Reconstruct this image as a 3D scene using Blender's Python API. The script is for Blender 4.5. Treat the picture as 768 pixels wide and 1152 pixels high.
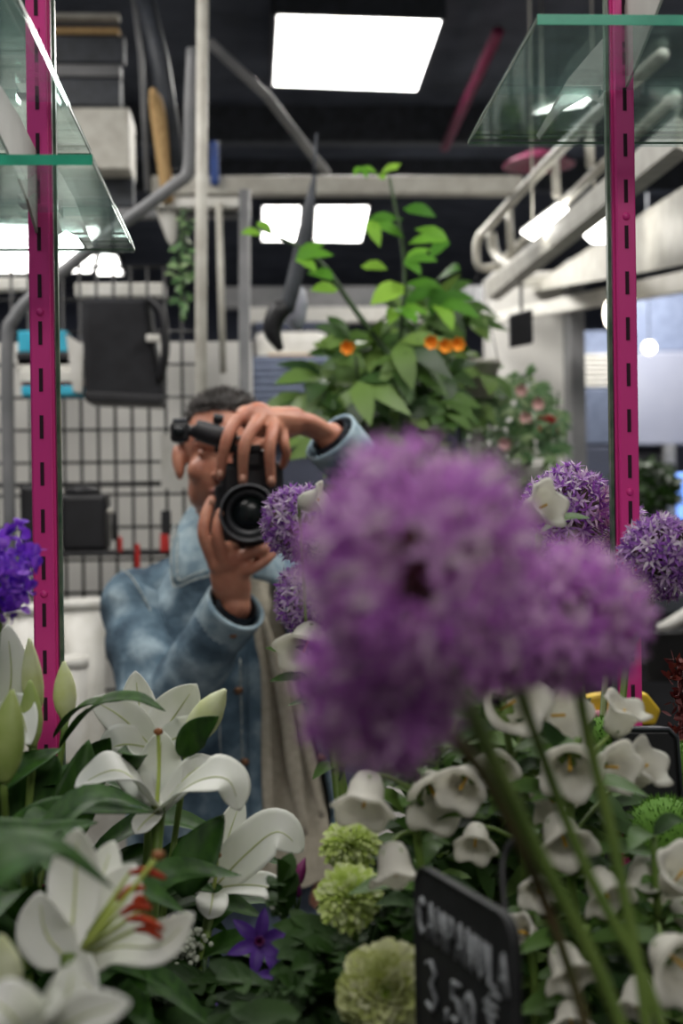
import bpy, bmesh, math, random
from mathutils import Vector, Matrix, noise
R = math.radians
PI = math.pi
for o in list(bpy.data.objects): bpy.data.objects.remove(o)
SC = bpy.context.scene
COL = SC.collection
V = Vector

# ------------------------------------------------------------------ camera
CAM = V((0, 0, 1.5))
YAW, ROLL, F = math.atan(92 / 1600), R(0.8), 1600.0
fwd = V((math.sin(YAW), math.cos(YAW), 0))
r0 = V((math.cos(YAW), -math.sin(YAW), 0)); u0 = V((0, 0, 1))
rt = r0 * math.cos(ROLL) - u0 * math.sin(ROLL)
up = u0 * math.cos(ROLL) + r0 * math.sin(ROLL)
cd = bpy.data.cameras.new('camera'); cam = bpy.data.objects.new('camera', cd); COL.objects.link(cam)
m = Matrix((rt, up, -fwd)).transposed().to_4x4(); m.translation = CAM
cam.matrix_world = m
cd.sensor_fit = 'VERTICAL'; cd.sensor_height = 36; cd.lens = 50; cd.clip_start = 0.02
cd.dof.use_dof = True; cd.dof.focus_distance = 1.36; cd.dof.aperture_fstop = 5.6
SC.camera = cam

# ------------------------------------------------------------------ world, exposure
SC.view_settings.view_transform = 'Standard'; SC.view_settings.look = 'None'
SC.view_settings.gamma = 1; SC.view_settings.use_curve_mapping = False
SC.view_settings.exposure = 0.35
w = bpy.data.worlds.new('world'); SC.world = w; w.use_nodes = True
w.node_tree.nodes['Background'].inputs[0].default_value = (0.94, 0.96, 1.0, 1)
w.node_tree.nodes['Background'].inputs[1].default_value = 0.075
SC.cycles.use_denoising = True
SC.cycles.sample_clamp_indirect = 4.0
SC.cycles.max_bounces = 6; SC.cycles.transparent_max_bounces = 12

def area(name, loc, size, power, col=(1, .97, .93), sy=None, rot=(0, 0, 0)):
    l = bpy.data.lights.new(name, 'AREA'); l.energy = power; l.color = col
    l.shape = 'RECTANGLE'; l.size = size; l.size_y = sy or size
    o = bpy.data.objects.new(name, l); COL.objects.link(o); o.location = loc; o.rotation_euler = rot
    return o
CEIL = 3.27
# ceiling panels of the shop on this side of the mirror
area('shop_ceiling_lamp', (0.6, -1.6, CEIL - .04), 1.2, 36, sy=.9)
area('shop_ceiling_lamp', (-0.9, 0.5, CEIL - .04), 0.9, 11, sy=.9)
# panels of the mirrored room, with one added fill for the man
area('room_lamp_and_fill', (0.38, 5.5, CEIL - .06), 0.6, 30, sy=.9)
area('room_lamp_and_fill', (-1.3, 3.3, CEIL - .04), 0.9, 34, sy=.9)
area('room_lamp_and_fill', (1.3, 2.6, CEIL - .04), 0.9, 30, sy=.9)
area('room_lamp_and_fill', (0.0, 1.75, CEIL - .06), 0.9, 16, sy=.6)  # unseen lamp added to light the man from the front
area('room_lamp_and_fill', (1.9, 7.5, CEIL - .2), 1.2, 90, sy=1.2)
area('room_lamp_and_fill', (-0.2, 8.6, CEIL - .2), 1.2, 40, sy=1.2)

# ------------------------------------------------------------------ projection helpers
def P(px, py, Y):
    d = rt * ((px - 384) / F) + up * ((576 - py) / F) + fwd
    return CAM + d * (Y / d.y)
def PX(px, py, X):
    d = rt * ((px - 384) / F) + up * ((576 - py) / F) + fwd
    return CAM + d * (X / d.x)
def PZ(px, py, Z):
    d = rt * ((px - 384) / F) + up * ((576 - py) / F) + fwd
    return CAM + d * ((Z - CAM.z) / d.z)
def PP(l): return [P(*q) for q in l]

# ------------------------------------------------------------------ materials
def lin(c):
    return tuple(((v / 255) / 12.92 if v / 255 <= .04045 else ((v / 255 + .055) / 1.055) ** 2.4) for v in c[:3]) + (1,)
MATS = {}
def mat(name, c1, c2=None, bumpd=.004, rough=.6, scale=20, metal=0, spec=.5, island=False, bump=0, trans=0, coat=0, stretch=None, sheen=0, detail=4, emit=0, sss=0):
    if name in MATS: return MATS[name]
    mt = bpy.data.materials.new(name); mt.use_nodes = True; nt = mt.node_tree; N = nt.nodes; L = nt.links
    b = N['Principled BSDF']; b.inputs['Roughness'].default_value = rough; b.inputs['Metallic'].default_value = metal
    b.inputs['Specular IOR Level'].default_value = spec; b.inputs['Coat Weight'].default_value = coat
    b.inputs['Sheen Weight'].default_value = sheen
    c2 = c2 or tuple(int(v * .85) for v in c1)
    tc = N.new('ShaderNodeTexCoord'); mp = N.new('ShaderNodeMapping'); L.new(tc.outputs['Object'], mp.inputs[0])
    if stretch: mp.inputs['Scale'].default_value = stretch
    nz = N.new('ShaderNodeTexNoise'); nz.inputs['Scale'].default_value = scale; nz.inputs['Detail'].default_value = detail
    L.new(mp.outputs[0], nz.inputs[0])
    cr = N.new('ShaderNodeValToRGB'); cr.color_ramp.elements[0].color = lin(c1); cr.color_ramp.elements[1].color = lin(c2)
    cr.color_ramp.elements[0].position = .35; cr.color_ramp.elements[1].position = .65
    if island:
        g = N.new('ShaderNodeNewGeometry'); L.new(g.outputs['Random Per Island'], cr.inputs[0])
        cr.color_ramp.elements[0].position = 0; cr.color_ramp.elements[1].position = 1
    else: L.new(nz.outputs['Fac'], cr.inputs[0])
    L.new(cr.outputs[0], b.inputs['Base Color'])
    if bump:
        bp = N.new('ShaderNodeBump'); bp.inputs['Strength'].default_value = bump; bp.inputs['Distance'].default_value = bumpd
        L.new(nz.outputs['Fac'], bp.inputs['Height']); L.new(bp.outputs[0], b.inputs['Normal'])
    if sss: b.inputs['Subsurface Weight'].default_value = sss; b.inputs['Subsurface Radius'].default_value = (.01, .004, .002); b.inputs['Subsurface Scale'].default_value = .6
    if trans:
        tr = N.new('ShaderNodeBsdfTranslucent'); mx = N.new('ShaderNodeMixShader'); mx.inputs[0].default_value = trans
        L.new(cr.outputs[0], tr.inputs[0]); L.new(b.outputs[0], mx.inputs[1]); L.new(tr.outputs[0], mx.inputs[2])
        L.new(mx.outputs[0], N['Material Output'].inputs[0])
    if emit:
        b.inputs['Emission Color'].default_value = lin(c1); b.inputs['Emission Strength'].default_value = emit
    MATS[name] = mt; return mt
def tri_mat(name, cols, **k):
    mt = mat(name, cols[0], cols[-1], **k)
    cr = [n for n in mt.node_tree.nodes if n.type == 'VALTORGB'][0].color_ramp
    for i, c in enumerate(cols[1:-1]):
        e = cr.elements.new((i + 1) / (len(cols) - 1)); e.color = lin(c)
    return mt

M_PINK = mat('pink_enamel', (234, 58, 150), (222, 50, 140), rough=.42, scale=8)
M_SLOT = mat('slot_shadow', (50, 8, 34), rough=.8)
M_BRACKET = mat('grey_enamel', (176, 172, 166), (164, 160, 154), rough=.5)
M_GEDGE = mat('green_glass_edge', (44, 180, 144), (70, 210, 168), rough=.2, spec=.7)  # green raised to carry the glow of light inside the glass
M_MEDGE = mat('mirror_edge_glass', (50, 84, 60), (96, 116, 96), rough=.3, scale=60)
M_PALEMETAL = mat('pale_painted_steel', (196, 194, 184), (176, 172, 162), rough=.5)
M_GREYMETAL = mat('grey_painted_steel', (126, 126, 128), (98, 100, 102), rough=.5, scale=6)
M_DGREY = mat('dark_grey_steel', (62, 66, 74), (46, 50, 56), rough=.55)
M_BLACK = mat('black_plastic', (22, 22, 25), (30, 30, 34), rough=.5)
M_BLACKFAB = mat('black_fabric', (34, 35, 39), (26, 26, 30), rough=.9, bump=.3)
M_WHITE = mat('white_plastic', (216, 214, 208), (200, 198, 190), rough=.5)
M_TILE = mat('pale_wall', (222, 220, 214), (200, 198, 194), rough=.7, scale=3)
M_CEIL = mat('dark_ceiling', (70, 76, 90), (44, 50, 62), rough=.8, scale=4)
M_DWALL = mat('dark_blue_wall', (66, 72, 90), (50, 54, 70), rough=.8, scale=2)
M_FLOOR = mat('concrete_floor', (120, 118, 114), (96, 94, 92), rough=.7, scale=5)
M_WIRE = mat('black_wire', (38, 38, 40), (28, 28, 30), rough=.5)
M_SKIN = mat('skin', (196, 138, 112), (176, 114, 92), rough=.5, scale=30, sss=.15, bump=.08)
M_LIP = mat('lip', (170, 98, 88), rough=.5)
M_HAIR = tri_mat('greying_hair', [(56, 53, 52), (92, 88, 86), (134, 130, 128), (190, 188, 186)], island=True, rough=.5)
M_HAIRCAP = mat('hair_under_layer', (58, 54, 52), (84, 80, 78), scale=120, rough=.7)
M_EYE = mat('eye_white', (225, 220, 215), rough=.15)
M_IRIS = mat('iris_brown', (50, 32, 22), rough=.1)
M_SHIRT = mat('cream_shirt', (198, 190, 172), (180, 172, 152), rough=.9, scale=80, bump=.2)
M_DENIM = tri_mat('light_denim', [(54, 74, 90), (94, 118, 134), (156, 176, 186)], rough=.95, scale=12, detail=10, bump=.7, bumpd=.02)
M_DENIML = mat('pale_denim', (160, 180, 188), (120, 144, 158), rough=.9, scale=40, bump=.3)
M_STITCH = mat('denim_seam', (190, 196, 190), (130, 146, 152), rough=.9, scale=120)
M_BUTTON = mat('copper_button', (150, 112, 84), rough=.4, metal=.7)
M_JEANS = mat('grey_blue_jeans', (84, 96, 112), (66, 76, 92), rough=.9, scale=30, bump=.2)
M_SHOE = mat('dark_leather', (36, 30, 28), rough=.5)
M_LENS = mat('lens_glass', (14, 18, 22), (20, 34, 30), rough=.22, spec=.5)
M_LEAF = mat('lily_leaf', (54, 92, 28), (32, 64, 20), rough=.5, spec=.25, scale=14, stretch=(8, 8, 1), trans=.15)
M_LEAFD = mat('dark_leaf', (44, 72, 24), (26, 50, 16), rough=.6, spec=.2, scale=20, trans=.1)
M_LEAFB = tri_mat('bright_leaf', [(58, 106, 34), (92, 148, 44), (146, 190, 70)], island=True, rough=.6, spec=.2, trans=.35)
M_LEAFM = tri_mat('mid_leaf', [(34, 62, 26), (66, 100, 40), (112, 142, 66)], island=True, rough=.5, trans=.3)
M_LEAFP = tri_mat('pale_leaf', [(62, 100, 58), (98, 134, 84), (150, 172, 124)], island=True, rough=.5, trans=.3)
M_STEM = mat('green_stem', (118, 142, 66), (92, 120, 50), rough=.5, trans=.05)
M_STEMD = mat('dark_stem', (50, 80, 36), (40, 62, 28), rough=.5)
M_STEMB = mat('brown_stem', (92, 74, 44), (66, 72, 36), rough=.6)
M_PETAL = mat('lily_petal', (246, 246, 242), (238, 240, 230), rough=.5, scale=40, trans=.25, stretch=(1, 1, .3))
M_RIB = mat('petal_midrib', (216, 224, 168), rough=.5, trans=.2)
M_BUD = mat('lily_bud', (206, 212, 140), (228, 232, 196), rough=.5, scale=30, trans=.15)
M_BUDG = mat('green_lily_bud', (146, 168, 82), (180, 194, 120), rough=.5, scale=30, trans=.15)
M_PISTIL = mat('pistil_green', (176, 192, 90), rough=.5)
M_STIGMA = mat('stigma_brown', (140, 84, 40), rough=.6)
M_ANTHER = mat('orange_anther', (176, 62, 22), (140, 36, 14), rough=.9, scale=90)
M_CAMP = mat('campanula_petal', (240, 238, 230), (228, 226, 216), rough=.6, trans=.5)
M_YEL = mat('yellow_stamen', (214, 168, 40), rough=.7)
M_ALL = tri_mat('allium_petal', [(122, 62, 162), (166, 100, 198), (206, 176, 216), (238, 232, 234)], island=True, rough=.5, trans=.3)
M_ALLF = tri_mat('allium_petal_near', [(178, 96, 196), (208, 136, 216), (224, 178, 228), (244, 234, 234)], island=True, rough=.6, trans=.5)
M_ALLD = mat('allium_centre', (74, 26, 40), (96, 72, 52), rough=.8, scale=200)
M_ALLP = mat('allium_pedicel', (116, 112, 84), (120, 76, 100), rough=.6, scale=90)
M_STAT = tri_mat('violet_petal', [(112, 48, 200), (150, 76, 232), (180, 116, 240)], island=True, rough=.5, trans=.3)
M_CHR = tri_mat('chrysanthemum_petal', [(190, 200, 118), (216, 222, 158), (238, 238, 204)], island=True, rough=.5, trans=.25)
M_CHRG = tri_mat('green_chrysanthemum_petal', [(186, 208, 100), (212, 226, 146), (234, 240, 200)], island=True, rough=.5, trans=.25)
M_CLEM = mat('clematis_petal', (82, 44, 142), (106, 62, 168), rough=.5, scale=60, trans=.2)
M_CLBUD = mat('clematis_bud', (132, 30, 96), (98, 26, 90), rough=.5, scale=30)
M_SLATE = mat('black_slate', (28, 29, 31), (38, 39, 41), rough=.7, scale=60, bump=.2)
M_CHALK = mat('chalk', (190, 194, 196), (150, 154, 158), rough=.95, scale=300)
M_MOSS = tri_mat('green_trick', [(58, 92, 24), (82, 126, 34), (110, 156, 52)], island=True, rough=.8)
M_REDLEAF = tri_mat('dark_red_leaf', [(70, 18, 22), (98, 30, 30), (120, 54, 40)], island=True, rough=.6)
M_YPACK = mat('yellow_card', (226, 190, 40), rough=.6)
M_RED = mat('red_plastic', (196, 44, 40), rough=.5)
M_BLUE = mat('blue_plastic', (34, 74, 150), rough=.5)
M_CYAN = mat('cyan_paper', (40, 160, 190), (60, 176, 204), rough=.7)
M_TAN = mat('tan_wood', (190, 158, 108), (170, 136, 90), rough=.7, stretch=(8, 8, 1))
M_ORANGE = mat('orange_spot', (236, 160, 40), (224, 130, 30), rough=.6)
M_PINKD = mat('magenta_paint', (120, 32, 72), rough=.6)
M_BENCH = mat('bench_wood', (72, 66, 58), (52, 48, 44), rough=.8, stretch=(1, 10, 10))
M_BUCKET = mat('dark_bucket', (26, 34, 32), (20, 26, 24), rough=.5)
M_DOOR = mat('blue_grey_door', (96, 106, 128), (84, 94, 116), rough=.6)
M_GYPSO = mat('tiny_white_flower', (200, 206, 188), rough=.7)

def emis(name, col, s):
    mt = bpy.data.materials.new(name); mt.use_nodes = True; nt = mt.node_tree
    b = nt.nodes['Principled BSDF']; b.inputs['Base Color'].default_value = lin(col)
    b.inputs['Emission Color'].default_value = lin(col); b.inputs['Emission Strength'].default_value = s
    MATS[name] = mt; return mt
M_LIGHT = emis('lamp_diffuser', (255, 252, 246), 7)
M_BULB = emis('lamp_bulb', (255, 246, 226), 6)
M_SCREEN = emis('screen_blue', (110, 150, 230), 1.1)
def glass_mat():
    mt = bpy.data.materials.new('shelf_glass'); mt.use_nodes = True; N = mt.node_tree.nodes; L = mt.node_tree.links
    tr = N.new('ShaderNodeBsdfTransparent'); tr.inputs[0].default_value = (.9, .965, .955, 1)
    gl = N.new('ShaderNodeBsdfGlossy'); gl.inputs['Roughness'].default_value = .03; gl.inputs[0].default_value = (.9, 1, .97, 1)
    df = N.new('ShaderNodeBsdfDiffuse'); df.inputs[0].default_value = (.5, .58, .56, 1)
    fr = N.new('ShaderNodeFresnel'); fr.inputs[0].default_value = 1.5
    mx = N.new('ShaderNodeMixShader'); mu = N.new('ShaderNodeMath'); mu.operation = 'MULTIPLY'; mu.inputs[1].default_value = .5; L.new(fr.outputs[0], mu.inputs[0]); L.new(mu.outputs[0], mx.inputs[0]); L.new(tr.outputs[0], mx.inputs[1]); L.new(gl.outputs[0], mx.inputs[2])
    nz = N.new('ShaderNodeTexNoise'); nz.inputs['Scale'].default_value = 14; nz.inputs['Detail'].default_value = 8
    mr = N.new('ShaderNodeMapRange'); mr.inputs[1].default_value = .4; mr.inputs[2].default_value = .8; mr.inputs[3].default_value = .03; mr.inputs[4].default_value = .12
    L.new(nz.outputs[0], mr.inputs[0])
    m2 = N.new('ShaderNodeMixShader'); L.new(mr.outputs[0], m2.inputs[0]); L.new(mx.outputs[0], m2.inputs[1]); L.new(df.outputs[0], m2.inputs[2])
    L.new(m2.outputs[0], N['Material Output'].inputs[0]); return mt
M_GLASS = glass_mat()

# ------------------------------------------------------------------ mesh building
class MB:
    def __init__(s): s.v = []; s.f = []
    def add(s, vs, fs):
        n = len(s.v); s.v += [V(q) for q in vs]; s.f += [tuple(i + n for i in f) for f in fs]; return s
    def box(s, a, b):
        a, b = V(a), V(b)
        vs = [(x, y, z) for x in (a.x, b.x) for y in (a.y, b.y) for z in (a.z, b.z)]
        return s.add(vs, [(0, 1, 3, 2), (4, 6, 7, 5), (0, 4, 5, 1), (2, 3, 7, 6), (0, 2, 6, 4), (1, 5, 7, 3)])
    def prism(s, poly, off):
        n = len(poly); off = V(off); vs = [V(p) for p in poly] + [V(p) + off for p in poly]
        fs = [tuple(range(n))[::-1], tuple(range(n, 2 * n))] + [(i, (i + 1) % n, n + (i + 1) % n, n + i) for i in range(n)]
        return s.add(vs, fs)
    def tube(s, pts, r, seg=8, smooth=0, cap=True, fn=None, flat=1.0, upv=None):
        pts = [V(p) for p in pts]
        if smooth: pts = crv(pts, smooth)
        n = len(pts)
        rr = r if callable(r) else ((lambda t: r) if not isinstance(r, (list, tuple)) else (lambda t: lerpl(r, t)))
        nrm = None; vs = []
        for i, p in enumerate(pts):
            t = (pts[min(i + 1, n - 1)] - pts[max(i - 1, 0)]).normalized()
            if nrm is None:
                h = V(upv) if upv is not None else (V((0, 0, 1)) if abs(t.z) < .9 else V((0, 1, 0)))
                nrm = (h - t * h.dot(t)).normalized()
            else: nrm = (nrm - t * nrm.dot(t)).normalized()
            b = t.cross(nrm); q = rr(i / max(1, n - 1))
            for k in range(seg):
                a = 2 * PI * k / seg; ra = q
                if fn: ra = q * fn(i / (n - 1), a, p)
                vs.append(p + nrm * math.cos(a) * ra + b * math.sin(a) * ra * flat)
        fs = [(i * seg + k, i * seg + (k + 1) % seg, (i + 1) * seg + (k + 1) % seg, (i + 1) * seg + k) for i in range(n - 1) for k in range(seg)]
        if cap: fs += [tuple(range(seg))[::-1], tuple(range((n - 1) * seg, n * seg))]
        return s.add(vs, fs)
    def ell(s, c, r, seg=20, rings=12, rot=None, fn=None):
        c = V(c); r = V(r) if not isinstance(r, (int, float)) else V((r, r, r)); vs = [V((0, 0, r.z))]
        for i in range(1, rings):
            th = PI * i / rings
            for k in range(seg):
                a = 2 * PI * k / seg; vs.append(V((r.x * math.sin(th) * math.cos(a), r.y * math.sin(th) * math.sin(a), r.z * math.cos(th))))
        vs.append(V((0, 0, -r.z)))
        if fn: vs = [fn(q) for q in vs]
        if rot is not None: vs = [rot @ q for q in vs]
        vs = [c + q for q in vs]
        fs = [(0, 1 + k, 1 + (k + 1) % seg) for k in range(seg)]
        for i in range(rings - 2):
            for k in range(seg):
                a = 1 + i * seg; fs.append((a + k, a + seg + k, a + seg + (k + 1) % seg, a + (k + 1) % seg))
        l = len(vs) - 1; a = 1 + (rings - 2) * seg
        fs += [(a + k, l, a + (k + 1) % seg) for k in range(seg)]
        return s.add(vs, fs)
    def lathe(s, prof, base, axis=(0, 0, 1), seg=24, fn=None):
        base = V(base); ax = V(axis).normalized(); q = ax.to_track_quat('Z', 'Y'); vs = []
        for i, (r, z) in enumerate(prof):
            for k in range(seg):
                a = 2 * PI * k / seg; ra, zz = (r, z) if not fn else fn(i, a, r, z)
                vs.append(base + q @ V((ra * math.cos(a), ra * math.sin(a), zz)))
        n = len(prof)
        fs = [(i * seg + k, i * seg + (k + 1) % seg, (i + 1) * seg + (k + 1) % seg, (i + 1) * seg + k) for i in range(n - 1) for k in range(seg)]
        return s.add(vs, fs)
    def blade(s, pts, W, nrm, prof='leaf', fold=.15, n=12, m=6, wave=0, curl=0, smooth=True, seed=0):
        """leaf or petal: centreline through pts, width W, folded along the midrib"""
        pts = crv([V(p) for p in pts], n) if smooth else [V(p) for p in pts]
        K = len(pts); vs = []; nrm = V(nrm).normalized()
        for i, p in enumerate(pts):
            t = i / (K - 1); tg = (pts[min(i + 1, K - 1)] - pts[max(i - 1, 0)]).normalized()
            side = tg.cross(nrm)
            side = side.normalized() if side.length > 1e-5 else V((1, 0, 0))
            nn = side.cross(tg)
            if prof == 'leaf': w_ = max(.02, math.sin(PI * t ** .8) ** .8)
            elif prof == 'petal': w_ = max(.03, (.22 * (1 - t) + math.sin(PI * min(1, t ** .95)) ** .7 * 1.0) if t < 0 else max(.03, 1.74 * (t + .05) ** .66 * (1.0001 - t) ** .7))
            elif prof == 'round': w_ = max(.06, math.sin(PI * (t * .9 + .06) ** 1.3) ** .55)
            else: w_ = 1
            for j in range(m + 1):
                u = j / m * 2 - 1
                z = fold * W * .5 * w_ * abs(u) ** 1.3 + curl * W * u * u * t
                z += wave * W * math.sin(t * 17 + (3 if u > 0 else 0) + seed) * abs(u) ** 3 * w_
                vs.append(p + side * (u * W * .5 * w_) + nn * z)
        fs = [(i * (m + 1) + j, i * (m + 1) + j + 1, (i + 1) * (m + 1) + j + 1, (i + 1) * (m + 1) + j) for i in range(K - 1) for j in range(m)]
        return s.add(vs, fs)
def lerpl(l, t):
    x = t * (len(l) - 1); i = min(int(x), len(l) - 2); return l[i] + (l[i + 1] - l[i]) * (x - i)
def crv(p, n):
    """Catmull-Rom through p with about n steps in all"""
    if len(p) == 2: return [p[0].lerp(p[1], i / n) for i in range(n + 1)]
    k = max(2, round(n / (len(p) - 1))); e = [p[0] * 2 - p[1]] + list(p) + [p[-1] * 2 - p[-2]]; out = []
    for i in range(1, len(e) - 2):
        a, b, c, d = e[i - 1], e[i], e[i + 1], e[i + 2]
        for j in range(k):
            t = j / k; out.append(.5 * (2 * b + (c - a) * t + (2 * a - 5 * b + 4 * c - d) * t * t + (3 * b - a - 3 * c + d) * t ** 3))
    out.append(p[-1].copy()); return out

def tag(o, label=None, cat=None, group=None, kind=None):
    if label: o['label'] = label
    if cat: o['category'] = cat
    if group: o['group'] = group
    if kind: o['kind'] = kind
    return o
def thing(name, loc, label, cat, group=None):
    o = bpy.data.objects.new(name, None); COL.objects.link(o); o.location = loc; o.empty_display_size = .05
    o['_org'] = list(V(loc)); return tag(o, label, cat, group)
def obj(name, mb, mt, parent=None, smooth=True, bevel=0, solid=0, sub=0, angle=None):
    me = bpy.data.meshes.new(name)
    if parent is not None: org = V(parent['_org'])
    else:
        lo = V([min(q[i] for q in mb.v) for i in range(3)]); hi = V([max(q[i] for q in mb.v) for i in range(3)])
        org = V(((lo.x + hi.x) / 2, (lo.y + hi.y) / 2, lo.z))
    me.from_pydata([tuple(q - org) for q in mb.v], [], mb.f); me.update()
    bm = bmesh.new(); bm.from_mesh(me); bmesh.ops.recalc_face_normals(bm, faces=bm.faces); bm.to_mesh(me); bm.free()
    me.materials.append(mt)
    if smooth: me.shade_smooth()
    o = bpy.data.objects.new(name, me); COL.objects.link(o); o['_org'] = list(org)
    if parent is not None: o.parent = parent
    else: o.location = org
    if bevel:
        b = o.modifiers.new('bevel', 'BEVEL'); b.width = bevel; b.segments = 2; b.limit_method = 'ANGLE'
    if solid:
        b = o.modifiers.new('solid', 'SOLIDIFY'); b.thickness = solid; b.offset = 0
    if sub:
        b = o.modifiers.new('sub', 'SUBSURF'); b.levels = sub; b.render_levels = sub
    return o
def sharp(name, mb, mt, parent=None, bevel=.0, **k): return obj(name, mb, mt, parent, smooth=False, bevel=bevel, **k)
def struct(name, mb, mt, parent=None):
    o = sharp(name, mb, mt, parent)
    if parent is None: o['kind'] = 'structure'
    return o
def pbox(mb, x0, y0, x1, y1, Y, t=.03):
    a = P((x0), (y0 + y1) / 2, Y); b = P(x1, (y0 + y1) / 2, Y); c = P((x0 + x1) / 2, y0, Y); d = P((x0 + x1) / 2, y1, Y)
    return mb.box((a.x, Y, d.z), (b.x, Y + t, c.z))
rnd = random.Random(7)
def rv(r=rnd): 
    while 1:
        q = V((r.uniform(-1, 1), r.uniform(-1, 1), r.uniform(-1, 1)))
        if .05 < q.length < 1: return q.normalized()

# ================================================================== THE SETTING
MY = 1.25                                                # plane of the mirror wall
struct('floor', MB().box((-4, -3, -.1), (6, 12.2, 0)), M_FLOOR)
struct('ceiling', MB().box((-4, -3, CEIL + .12), (6, 12.2, CEIL + .2)), M_CEIL)
struct('wall_back', MB().box((-4, 12, 0), (6, 12.2, CEIL + .12)), M_DWALL)
struct('wall_left', MB().box((-4.1, -3, 0), (-4, 12.2, CEIL + .12)), M_DWALL)
struct('wall_right', MB().box((6, -3, 0), (6.1, 12.2, CEIL + .12)), M_TILE)
# low wall under the mirror, carrying the shelf uprights
struct('wall_mirror', MB().box((-2, MY + .012, 0), (2, MY + .06, .8)), M_DWALL)

# ceiling grid of dark beams running across
for i, (y, zz) in enumerate([(4.4, 3.2), (6.6, 3.22), (7.6, 3.22)]):
    struct('trim_%d' % (i + 1), MB().box((-3.9, y, zz), (5.9, y + .08, CEIL + .12)), M_DGREY)

# ------------------------------------------------------------------ ceiling light panels
def panel(corners, label, group='lit ceiling panels', thick=.03):
    pts = [PZ(x, y, CEIL - .02) for x, y in corners]
    c = sum(pts, V()) / len(pts)
    t = thing('ceiling_light', c, label, 'ceiling light', group)
    obj('diffuser', MB().prism([p.lerp(c, .015) for p in pts], (0, 0, thick * .5)), M_LIGHT, t, smooth=False)
    fr = MB(); n = len(pts)
    for i in range(n):
        a, b = pts[i], pts[(i + 1) % n]; d = (b - a).normalized(); s = V((-d.y, d.x, 0)) * .012
        fr.prism([a - s, b - s, b + s, a + s], (0, 0, .14))
    obj('frame', fr, M_DGREY, t, smooth=False)
panel([(310, 16), (498, 22), (469, 103), (306, 97)], 'large square glowing ceiling panel at the top centre')
panel([(295, 232), (338, 232), (334, 271), (294, 271)], 'small lit ceiling panel left of the folded umbrella')
panel([(355, 232), (415, 232), (406, 272), (353, 271)], 'small lit ceiling panel right of the folded umbrella')
panel([(-60, 252), (113, 256), (104, 306), (-60, 306)], 'wide lit panel behind the left glass shelf')
panel([(113, 286), (131, 288), (138, 309), (108, 309)], 'tiny lit panel peeping below the left glass shelf')

# ------------------------------------------------------------------ mirror edges, uprights
def upright(xa, xb, ytop, ybot, label):
    a = P(xa, ytop, MY); b = P(xb, ybot, MY); x = (a.x + b.x) / 2; zt, zb = a.z, b.z
    wd = .0085
    zt += .25; zb -= .25
    t = thing('shelf_upright', (x, MY, zb), label, 'shelf upright', 'pink slotted shelf uprights')
    me = MB()
    me.box((x - wd, MY - .012, zb), (x + wd, MY, zt))
    me.box((x - wd - .002, MY - .004, zb), (x + wd + .002, MY + .008, zt))
    sharp('channel', me, M_PINK, t, bevel=.0012)
    k = 0; z = zb + .02
    slots = MB()
    while z < zt - .02:
        slots.box((x - .0016, MY - .0128, z), (x + .0016, MY - .0118, z + .020)); z += .0405
    tag(sharp('slot', slots, M_SLOT, t), kind='stuff')
    z = zb + .21
    while z < zt:
        obj('screw', MB().ell((x, MY - .012, z), (.0035, .002, .0035), 12, 6), M_PINK, t); z += .243
    return x, t
XL, ul = upright(44, 54, 0, 930, 'pink slotted metal shelf upright rising behind the lilies')
XR, ur = upright(695, 710, 0, 810, 'pink slotted metal shelf upright behind the right hand alliums')
struct('trim_5', MB().box((XL + .0115, MY - .002, .8), (XL + .0142, MY + .006, 2.4)), M_MEDGE)
struct('trim_6', MB().box((XR - .0142, MY - .002, .8), (XR - .0115, MY + .006, 2.4)), M_MEDGE)

# ------------------------------------------------------------------ glass shelves with grey brackets
def shelf(x0, x1, zz, label, mirrored, label2, D1=.18):
    """one pane on this side and its image beyond the mirror plane"""
    D = .18
    for lab, (ya, yb) in ((label, (MY - D1, MY - .0008)), (label2, (MY + .0008, MY + D))):
        t = thing('glass_shelf', ((x0 + x1) / 2, (ya + yb) / 2, zz), lab, 'glass shelf', 'glass shelves')
        U = XL if x0 < 0 else XR; q = .0175; yn, yf = (yb, ya) if ya < MY else (ya, yb); nt_ = MY + (-.0145 if ya < MY else .0125)
        sharp('pane', MB().prism([(x0, yf, zz), (x1, yf, zz), (x1, yn, zz), (U + q, yn, zz), (U + q, nt_, zz), (U - q, nt_, zz), (U - q, yn, zz), (x0, yn, zz)], (0, 0, .008)), M_GLASS, t)
        e = MB()
        if ya < MY: e.box((x0, ya - .0006, zz), (x1, ya, zz + .008))
        else: e.box((x0, yb, zz + .003), (x1, yb + .0006, zz + .005))
        sharp('front_edge', e, M_GEDGE if ya < MY else M_MEDGE, t)
        s = MB(); xx = x1 if abs(x1 - XL) < abs(x0 - XR) else x0
        s.box((xx - .0004, ya, zz + .0025), (xx + .0004, yb, zz + .0055)); sharp('side_edge', s, M_MEDGE, t)
cl = P(104, 180, MY - .18); cr_ = P(604, 22, MY - .18)
shelf(cl.x - .5, cl.x, cl.z - .004, 'lower left glass shelf pane in front of the mirror with green edge', 0, 'lower left glass shelf pane seen in the mirror beyond the upright')
shelf(cr_.x, cr_.x + .5, cr_.z - .004, 'right glass shelf pane in front of the mirror with bright green edge', 0, 'right glass shelf pane seen in the mirror')
c2 = P(103, 178, MY + .18)
shelf(c2.x - .5, c2.x, c2.z, 'upper left glass shelf pane nearest the top corner', 0, 'upper left glass shelf pane seen in the mirror', .32)
def bracket(poly, X, label):
    pts = [PX(x, y, X) for x, y in poly]
    tag(sharp('shelf_bracket', MB().prism([p - V((.0012, 0, 0)) for p in pts], (.0024, 0, 0)), M_BRACKET, bevel=.0005), label, 'shelf bracket', 'grey shelf brackets')
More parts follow.
